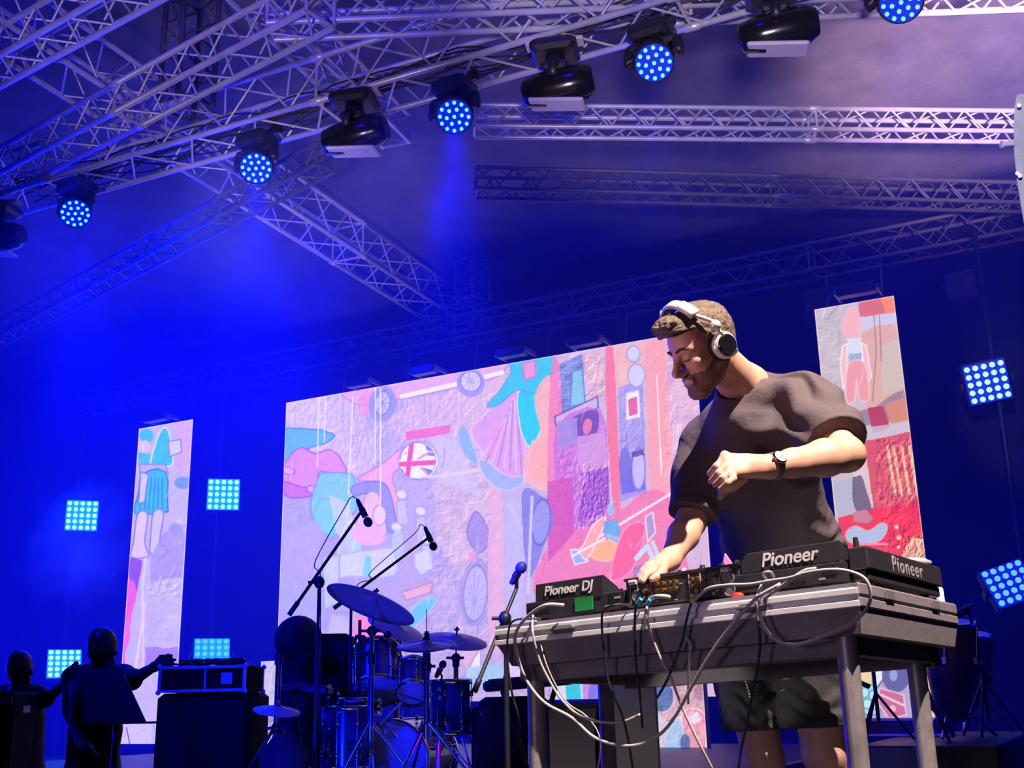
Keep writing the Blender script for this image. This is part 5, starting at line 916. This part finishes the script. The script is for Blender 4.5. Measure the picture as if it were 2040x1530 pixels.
def speaker(label, x0, y0, x1, Zd, depth, zb=0.0, name='speaker_cabinet', m='black_matte', grille='navy', cat='speaker', group=None, yaw=0, bev=.02):
    a = P(x0, y0, Zd); b = P(x1, y0, Zd); wdt = np.linalg.norm(b-a)*1.0; ztop = (a[2]+b[2])/2; c = (a+b)/2; R = np.array([r0, np.cross([0, 0, 1], r0), [0, 0, 1]]).T
    if yaw: R = np.array([[math.cos(yaw), -math.sin(yaw), 0], [math.sin(yaw), math.cos(yaw), 0], [0, 0, 1]])@R
    c = c+R[:, 1]*depth/2; r = thing(name, label, cat, V3(c[0], c[1], zb), group); m_ = MB(); m_.box((c[0], c[1], (ztop+zb)/2), (wdt, depth, ztop-zb), R, bev); m_.build('cabinet', m, r)
    if grille: g_ = MB(); g_.box(V3(c[0], c[1], (ztop+zb)/2)-R[:, 1]*(depth/2+.004), (wdt*.9, .012, (ztop-zb)*.9), R, .004); g_.build('grille', grille, r)
    h_ = MB(); h_.box(V3(c[0], c[1], ztop-.12)+R[:, 0]*(wdt/2+.003), (.01, .12, .05), R, .003); h_.build('handle', 'alu_dark', r)
    return r, c, R, wdt, ztop
speaker('tall black speaker box behind the left boom stand', 606, 1262, 693, 7.4, .45)
speaker('black cabinet under the flight case at left', 312, 1380, 497, 6.9, .6, bev=.03)
speaker('dark amplifier box to the right of the drums, under the keyboard', 938, 1408, 1050, 6.2, .4)
r_, c_, R_, w_, zt_ = speaker('dark speaker with round badge behind the left table legs', 1086, 1400, 1200, 5.6, .55)
bc = P(1116, 1438, 5.585); m = MB(); m.cyl(bc, bc-R_[:, 1]*.012, .042, n=28); bd = m.build('badge', 'badge', r_); m = MB(); tq = bc-R_[:, 1]*.0125
m.tube([tq+R_[:, 0]*.034*math.cos(q)+V3(0, 0, .034*math.sin(q)) for q in np.linspace(0, 6.283, 25)[:-1]], .003, 6, closed=True); m.add([tq+V3(0, 0, .02), tq+R_[:, 0]*.02-V3(0, 0, .014), tq-R_[:, 0]*.02-V3(0, 0, .014)], [(0, 1, 2), (2, 1, 0)]); m.build('badge_mark', 'alu_dark', bd)
speaker('tall dark cabinet behind the second table leg from the left', 1214, 1322, 1306, 5.4, .5, bev=.015)
# flight case with corner fittings on the left cabinet
a = P(318, 1328, 6.8); b = P(490, 1328, 6.8); zt = a[2]; zb_ = P(400, 1379, 6.8)[2]+.001; R = np.array([r0, np.cross([0, 0, 1], r0), [0, 0, 1]]).T; c = (a+b)/2+R[:, 1]*.25; wd_ = np.linalg.norm(b-a); r = thing('flight_case', 'blue lit flight case with metal edges on top of the left black cabinet', 'case', V3(c[0], c[1], zb_)); cz = (zt+zb_)/2; hh_ = zt-zb_
m = MB(); m.box((c[0], c[1], cz), (wd_, .5, hh_), R, .005); m.build('body', 'black_matte', r); m = MB()
for s in (-1, 1):
    for t in (-1, 1): m.box(V3(c[0], c[1], cz)-R[:, 1]*s*.25+V3(0, 0, t*(hh_/2-.008)), (wd_+.004, .018, .018), R); m.box(V3(c[0], c[1], cz)-R[:, 1]*s*.25+R[:, 0]*t*(wd_/2-.006), (.018, .018, hh_), R)
m.box(V3(c[0], c[1], cz)-R[:, 1]*.25+R[:, 0]*.02, (.012, .016, hh_), R); m.build('edging', 'alu', r); m = MB(); [m.sph(V3(c[0], c[1], cz)-R[:, 1]*s*.25+R[:, 0]*t*wd_/2+V3(0, 0, u*hh_/2), .016, 8) for s in (-1, 1) for t in (-1, 1) for u in (-1, 1)]; m.each('corner', 'alu', r)
m = MB(); m.box(V3(c[0], c[1], cz)-R[:, 1]*.252+R[:, 0]*.15, (.07, .008, .07), R, .003); m.build('latch', 'alu', r)
m = MB(); pts = []
for k in range(70): q = k*.75; pts.append(V3(c[0], c[1], zt)-R[:, 1]*.12+R[:, 0]*(.02+(.10+.05*math.sin(k*.9))*math.cos(q)+.08*math.sin(k*.13))+R[:, 1]*.08*math.sin(q)+V3(0, 0, .012+.014*(1+math.sin(k*1.3))))
m.tube(spline(pts, 3), .007, 6)
tag(m.build('cable_coil', 'cable_black'), 'heap of dark cable lying on the left flight case', 'cable')
# keyboards
def keyboard(label, x0, y0, x1, y1, Zd, th, dep, floor=0, roll=False):
    a = P(x0, y0, Zd); b = P(x1, y1, Zd); c = (a+b)/2; u = (b-a); L = np.linalg.norm(u); u /= L; v = np.cross([0, 0, 1], u); v /= np.linalg.norm(v); w__ = np.cross(u, v); R = np.array([u, v, w__]).T; c = c+v*dep/2; r = thing('keyboard', label, 'keyboard', drop(c, floor), 'stage keyboards')
    MB().box(c, (L, dep, th), R, .012).build('body', 'black', r); MB().box(c+w__*(th/2+.004)+v*dep*.2, (L*.9, dep*.45, .012), R).build('keys', 'pale_metal', r)
    m = MB()
    for s in (-1, 1): e = c+u*s*L*.3; m.cyl(drop(e-u*s*L*.45, floor), e-w__*th/2, .014, n=8)
    m.build('stand', 'black', r); return r
keyboard('keyboard on a stand between the drums and the table legs', 962, 1368, 1143, 1352, 5.9, .055, .3); keyboard('dark keyboard left of the drums', 556, 1372, 652, 1376, 6.3, .05, .25)
a = P(955, 1402, 6.0); b = P(1090, 1398, 6.15); tag(MB().lathe([(0, .01), (.03, .04), (.1, .055), (.9, .055), (.97, .04), (1, .01)], a-V3(0, 0, .02), b-V3(0, 0, .02), 18).build('rolled_bag', 'navy'), 'dark rolled bag lying on the amplifier under the keyboard', 'bag')
a = P(575, 1290, 7.2); rt = thing('amplifier_head', 'dark rounded amplifier hump beside the left boom stand', 'amplifier', drop(a)); m = MB(); m.sph(a+V3(0, .1, .05), (.125, .2, .16), 24); m.box(V3(a[0], a[1]+.1, a[2]/2), (.2, .22, a[2]), R, .03); m.build('cabinet', 'navy', rt)
# music stand and two musicians in silhouette at left
def figure(label, hc, hr_, sh, hip, arms, feet, hood=False, facing=None, Zs=1):
    g_ = SDF(); g_.ell(hc, (hr_*.82, hr_*.9, hr_*1.15), k=.03); up = V3(0, 0, 1); nk = (sh[0]+sh[1])/2; g_.cap(hc-up*hr_*.6, nk, .055, .075, .03); fc_ = facing/np.linalg.norm(facing)
    g_.cap(hc+fc_*hr_*.8-up*.01, hc+fc_*hr_*.98-up*.03, .012, .015, .02); g_.cap(hc+fc_*hr_*.55-up*hr_*.8, hc+fc_*hr_*.62-up*hr_*.82, .03, .03, .03)
    for s_ in (-1, 1): g_.ell(hc+np.cross(up, fc_)*s_*hr_*.85-up*.01, (.02, .02, .03), k=.01)
    g_.cap(sh[0], sh[1], .075, .075, .06); g_.cap(nk-up*.12, hip+up*.12, .15, .145, .07); g_.cap(hip-np.cross(up, fc_)*.08, hip+np.cross(up, fc_)*.08, .13, .13, .05)
    for s_, ft in zip((-1, 1), feet): h2 = hip+np.cross(up, fc_)*.09*s_; kn = (h2+ft)/2+fc_*.03; g_.chain([h2, kn, ft], [.10, .07, .05], .03); g_.cap(ft-up*.03, ft+fc_*.14-up*.04, .045, .04, .02)
    for A_ in arms:
        g_.chain(A_[:3], [.058, .043, .028], .02); wv_ = (A_[3]-A_[2]); wl = np.linalg.norm(wv_); wv_ /= wl; sd = np.cross(wv_, fc_+V3(.3, .2, .4)); sd /= np.linalg.norm(sd); kn = A_[2]+wv_*.09; g_.cap(A_[2], kn, .030, .034, .02)
        for t, l_ in ((-.034, .085), (-.012, .10), (.011, .095), (.033, .075)): g_.chain([kn+sd*t-wv_*.02, kn+sd*t*1.2+wv_*l_*.5+up*.008, kn+sd*t*1.35+wv_*l_-up*.008], [.013, .011, .009], .003)
        g_.chain([A_[2]+wv_*.03+sd*.03, A_[2]+wv_*.07+sd*.06-up*.01, A_[2]+wv_*.10+sd*.07-up*.02], [.014, .012, .010], .006)
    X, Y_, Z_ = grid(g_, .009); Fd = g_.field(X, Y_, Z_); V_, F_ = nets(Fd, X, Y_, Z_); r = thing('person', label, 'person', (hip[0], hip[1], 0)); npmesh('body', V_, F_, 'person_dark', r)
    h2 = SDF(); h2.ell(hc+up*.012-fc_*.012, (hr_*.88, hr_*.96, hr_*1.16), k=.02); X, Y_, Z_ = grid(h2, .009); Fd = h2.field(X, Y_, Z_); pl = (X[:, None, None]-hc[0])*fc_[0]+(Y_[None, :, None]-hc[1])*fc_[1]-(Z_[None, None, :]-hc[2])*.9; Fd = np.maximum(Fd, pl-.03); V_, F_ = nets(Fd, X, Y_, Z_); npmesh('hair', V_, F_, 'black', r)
    if hood is not None:
        g2 = SDF(); g2.cap(sh[0], sh[1], .09, .09, .06); g2.cap(nk-up*.1, hip+up*.02, .172, .165, .07)
        for A_ in arms: e = A_[0]+(A_[1]-A_[0])*.8; g2.cap(A_[0], e, .075, .07, .04)
        X, Y_, Z_ = grid(g2, .010); Fd = g2.field(X, Y_, Z_)+vnoise(X, Y_, Z_, .1, 2)*.008; Fd = np.maximum(Fd, hip[2]-.08-Z_[None, None, :]); dn = np.sqrt((X[:, None, None]-hc[0])**2+(Y_[None, :, None]-hc[1])**2+(Z_[None, None, :]-hc[2]+.08)**2)-.13; Fd = np.maximum(Fd, -dn); V_, F_ = nets(Fd, X, Y_, Z_); npmesh('shirt', V_, F_, 'navy', r)
    return r
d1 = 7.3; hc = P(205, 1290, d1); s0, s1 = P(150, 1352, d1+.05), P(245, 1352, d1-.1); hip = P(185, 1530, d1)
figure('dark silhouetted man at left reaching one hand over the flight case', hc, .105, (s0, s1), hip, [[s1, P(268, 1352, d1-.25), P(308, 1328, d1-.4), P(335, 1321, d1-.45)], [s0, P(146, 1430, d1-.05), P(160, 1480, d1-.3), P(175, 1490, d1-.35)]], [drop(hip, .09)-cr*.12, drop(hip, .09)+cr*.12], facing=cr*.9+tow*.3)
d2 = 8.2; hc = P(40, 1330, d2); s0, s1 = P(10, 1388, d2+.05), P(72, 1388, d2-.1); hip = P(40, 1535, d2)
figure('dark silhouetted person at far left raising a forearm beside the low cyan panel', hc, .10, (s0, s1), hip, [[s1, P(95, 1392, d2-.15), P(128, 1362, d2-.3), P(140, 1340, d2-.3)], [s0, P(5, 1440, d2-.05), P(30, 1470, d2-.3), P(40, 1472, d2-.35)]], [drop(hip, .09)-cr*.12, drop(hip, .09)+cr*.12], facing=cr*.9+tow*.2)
r = thing('music_stand', 'dark wide music stand desk leaning in front of the reaching man', 'music stand', drop(P(215, 1500, 6.6))); q = [P(160, 1352, 6.5), P(247, 1343, 6.5), P(290, 1436, 6.35), P(168, 1440, 6.35)]; m = MB(); n_ = np.cross(q[1]-q[0], q[3]-q[0]); n_ /= np.linalg.norm(n_)
m.add(q+[p+n_*.012 for p in q], [(3, 2, 1, 0), (4, 5, 6, 7), (0, 1, 5, 4), (1, 2, 6, 5), (2, 3, 7, 6), (3, 0, 4, 7)]); m.build('desk', 'black', r)
m = MB(); m.box(P(265, 1440, 6.32), (.36, .05, .012), R); m.build('lip', 'black', r); m = MB(); c = P(232, 1425, 6.45); m.cyl(drop(c, .2), c, .014, n=8); tripod(m, c, .25, .25); m.build('stand', 'black', r)
r, c, R2, wq, zq = speaker('dark keyboard rig edge at the far left border', -30, 1378, 30, 7.6, .4, grille=None, name='equipment_rack', cat='rack')
m = MB(); m.box(V3(c[0], c[1], zq-.06)-R2[:, 1]*.205, (wq*.9, .01, .05), R2); m.build('panel', 'alu_dark', r)
# ------------------------------------------------------------------ right side
RZ = P(1870, 1472, 6.3)[2]; c = P(1868, 1472, 6.6)
ra, rb = P(1700, 1472, 5.7), P(2015, 1472, 6.0); struct('trim_2', MB().box(((ra[0]+rb[0])/2, ra[1]+1.05, RZ/2), (rb[0]-ra[0], 2.1, RZ), bev=.01), 'black')
a = P(1800, 1466, 6.9); r = thing('flight_case', 'low maroon flight case seen between the right table legs', 'case', V3(a[0], a[1], RZ)); m = MB(); m.box((a[0], a[1]+.1, RZ+.05), (.55, .3, .10), bev=.008); m.build('body', 'maroon', r); m = MB(); [m.box((a[0], a[1]-.052, RZ+z), (.56, .01, .012)) for z in (.005, .095)]; m.build('edging', 'alu', r)
def conga(label, px, ytop, ybot, Zd, rtop, lean):
    t = P(px, ytop, Zd); b = P(px+lean, ybot, Zd); rt = thing('conga_drum', label, 'drum', b, 'conga drums'); L = np.linalg.norm(t-b)
    MB().lathe([(0, rtop*.62), (.2, rtop*.78), (.45, rtop*1.0), (.62, rtop*1.08), (.85, rtop*1.03), (1, rtop*.97)], b, t, 32).build('shell', 'conga_wood', rt); d = (t-b)/L
    MB().lathe([(0, rtop), (0, rtop+.014), (1, rtop+.014), (1, rtop*.9)], t-d*.03, t+d*.012, 32, cap=False).build('hoop', 'chrome', rt); MB().cyl(t-d*.004, t+d*.004, rtop*.96, n=32).build('head', 'drum_head', rt)
    R = rot_to(d); m = MB()
    for k in range(5): q = 2*math.pi*k/5+.2; o_ = R[:, 0]*math.cos(q)+R[:, 1]*math.sin(q); m.cyl(t+o_*(rtop+.018), t-d*L*.33+o_*(rtop*1.08+.006), .006, n=6); m.box(t-d*L*.35+o_*(rtop*1.1), (.03, .03, .05), None, .006)
    m.each('lug', 'chrome', rt); m = MB(); m.cyl(b+d*.0, b+d*.02, rtop*.66, n=24); m.build('bottom_band', 'chrome', rt)
    m = MB(); tripod(m, b, .03, .22, .010, floor=0); 
    m = MB(); [m.cyl(b+d*.03+V3(.6*rtop*math.cos(q), .6*rtop*math.sin(q), 0), V3(b[0]+.24*math.cos(q), b[1]+.24*math.sin(q), RZ+.01), .009, n=8) for q in (.4, 2.5, 4.6)]; m.build('stand', 'chrome', rt)
conga('nearer dark wooden conga drum right behind the table corner', 1897, 1238, 1430, 6.35, .135, -2); conga('farther conga drum, rightmost, with shiny blue lit hoop', 1938, 1262, 1405, 6.9, .12, -6)
fl = RZ
micstand('microphone stand reaching over the congas at right', P(1955, 1330, 6.4), P(1975, 1360, 6.4), P(1930, 1222, 6.2), (1938, 1204, 6.2), (1908, 1224, 6.15), floor=fl, legs=.2, cab=False, group='microphone stands at right')
r = thing('percussion_stand', 'slim black stand with small clamp between the right table legs', 'stand', drop(P(1738, 1480, 6.2), RZ)); p = P(1738, 1320, 6.2); q = drop(p, RZ); r.location = q; m = MB(); m.cyl(q+V3(0, 0, .1), p, .011, n=8); m.build('pole', 'black', r); m = MB(); tripod(m, p, .26, .18, .008, floor=RZ, ph=.1); m.build('base', 'black', r); m = MB(); m.box(p+V3(0, 0, .01), (.1, .05, .035), bev=.01); m.cyl(p-cr*.12+V3(0, 0, .02), p+cr*.12-V3(0, 0, .01), .008, n=8); m.cyl(p-cr*.10-V3(0, 0, .1), p-cr*.03-V3(0, 0, .13), .014, n=8); m.build('clamp', 'black', r)
p = P(1838, 1300, 6.2); r = thing('percussion_stand', 'thin leaning black stand just right of the right table legs', 'stand', drop(P(1880, 1470, 6.2), RZ)); r.location = drop(P(1846, 1468, 6.0), RZ); m = MB(); m.tube([P(1832, 1288, 6.1), P(1842, 1360, 6.1), P(1870, 1430, 6.05), drop(P(1890, 1462, 6.05), RZ)], .009, 8); m.build('pole', 'black', r); m = MB(); m.cyl(P(1852, 1405, 6.1), P(1900, 1468, 6.1), .008, n=8); m.cyl(P(1855, 1400, 6.1), P(1846, 1468, 6.0), .008, n=8); m.build('base', 'chrome', r)
# grey cabinet cut by the right edge
a = P(2021, 190, 4.2); b = P(2048, 445, 4.2); r = thing('hanging_speaker', 'grey hanging speaker cabinet with side handle cut by the right edge', 'speaker', a); pr_ = []
for x, y in ((2026, 188), (2021, 215), (2019, 260), (2021, 310), (2026, 360), (2034, 410), (2040, 445), (2130, 430), (2130, 180)): pr_.append(P(x, y, 4.2))
bk = [p+(p-CAM)*.08+cr*.02 for p in pr_]; n = len(pr_); m = MB(); m.add(pr_+bk, [tuple(range(n)), tuple(range(2*n-1, n-1, -1))]+[(i, n+i, n+(i+1) % n, (i+1) % n) for i in range(n)]); m.build('cabinet', 'grey_cabinet', r)
m = MB(); m.cyl(P(1995, 288, 4.25), P(2022, 285, 4.25), .010, n=12); m.cyl(P(1994, 288, 4.25), P(1998, 288, 4.25), .014, n=12); m.build('handle', 'pale_metal', r); m = MB(); [m.cyl(P(x, y, 4.19), P(x, y, 4.17), .008, n=10) for x, y in ((2030, 210), (2027, 345), (2032, 350))]; m.each('bolt', 'pale_metal', r)
m = MB(); m.tube([P(2060, 190, 4.3), P(2062, -60, 4.3)], .012, 8); m.build('chain', 'alu_dark', r)
# ------------------------------------------------------------------ haze over the stage
vm = bpy.data.materials.new('stage_haze'); vm.use_nodes = True; nt = vm.node_tree; nt.nodes.remove(nt.nodes['Principled BSDF']); vs_ = nt.nodes.new('ShaderNodeVolumeScatter')
vs_.inputs['Color'].default_value = (.10, .14, 1, 1); vs_.inputs['Density'].default_value = .045; vs_.inputs['Anisotropy'].default_value = .1; nt.links.new(vs_.outputs[0], nt.nodes['Material Output'].inputs['Volume'])  # blue of the stage light put into the scatter colour
hz_ = MB().box((-7.4, 9.2, 3.2), (17.0, 5.8, 6.3)).build('haze', vm); hz_['kind'] = 'stuff'; tag(hz_, 'thin blue tinted smoke haze filling the air over the stage', 'haze')

# soft edged smoke added for the lamps' glow, blue light in its colour
def puff(c, rad, dens, label, rot=0.0):
    m_ = bpy.data.materials.new('smoke_puff'); m_.use_nodes = True; t = m_.node_tree; t.nodes.remove(t.nodes['Principled BSDF']); v = t.nodes.new('ShaderNodeVolumeScatter'); v.inputs['Color'].default_value = (.10, .2, 1, 1)
    tc = t.nodes.new('ShaderNodeTexCoord'); ln = t.nodes.new('ShaderNodeVectorMath'); ln.operation = 'LENGTH'; ns = t.nodes.new('ShaderNodeTexNoise'); ns.inputs['Scale'].default_value = 2.2; ns.inputs['Detail'].default_value = 3
    t.links.new(tc.outputs['Object'], ln.inputs[0]); t.links.new(tc.outputs['Object'], ns.inputs['Vector']); a1 = t.nodes.new('ShaderNodeMath'); a1.operation = 'MULTIPLY_ADD'; a1.inputs[1].default_value = 1.6; t.links.new(ns.outputs['Fac'], a1.inputs[0]); t.links.new(ln.outputs['Value'], a1.inputs[2])
    mr = t.nodes.new('ShaderNodeMapRange'); mr.inputs[1].default_value = .85; mr.inputs[2].default_value = 1.65; mr.inputs[3].default_value = dens; mr.inputs[4].default_value = 0; t.links.new(a1.outputs[0], mr.inputs[0]); t.links.new(mr.outputs[0], v.inputs['Density']); t.links.new(v.outputs[0], t.nodes['Material Output'].inputs['Volume'])
    o = MB().sph((0, 0, 0), 1.0, 20).build('smoke_puff', m_); o.location = c; o.scale = rad; o.rotation_euler = (0, rot, 0); tag(o, label, 'smoke', 'smoke puffs', 'stuff')
puff(Yp(150, 1090, 11.0), (1.2, .5, 1.1), 1.6, 'smoke drifting below the far left LED panel')
puff(H(455, 480, 3.9), (.75, .6, 1.0), .75, 'smoke below the second blue wash light'); puff(H(850, 350, 4.2), (.7, .6, .9), .75, 'smoke below the third blue wash light'); puff(H(105, 560, 3.7), (.9, .6, 1.0), .7, 'smoke below the far left blue wash light')
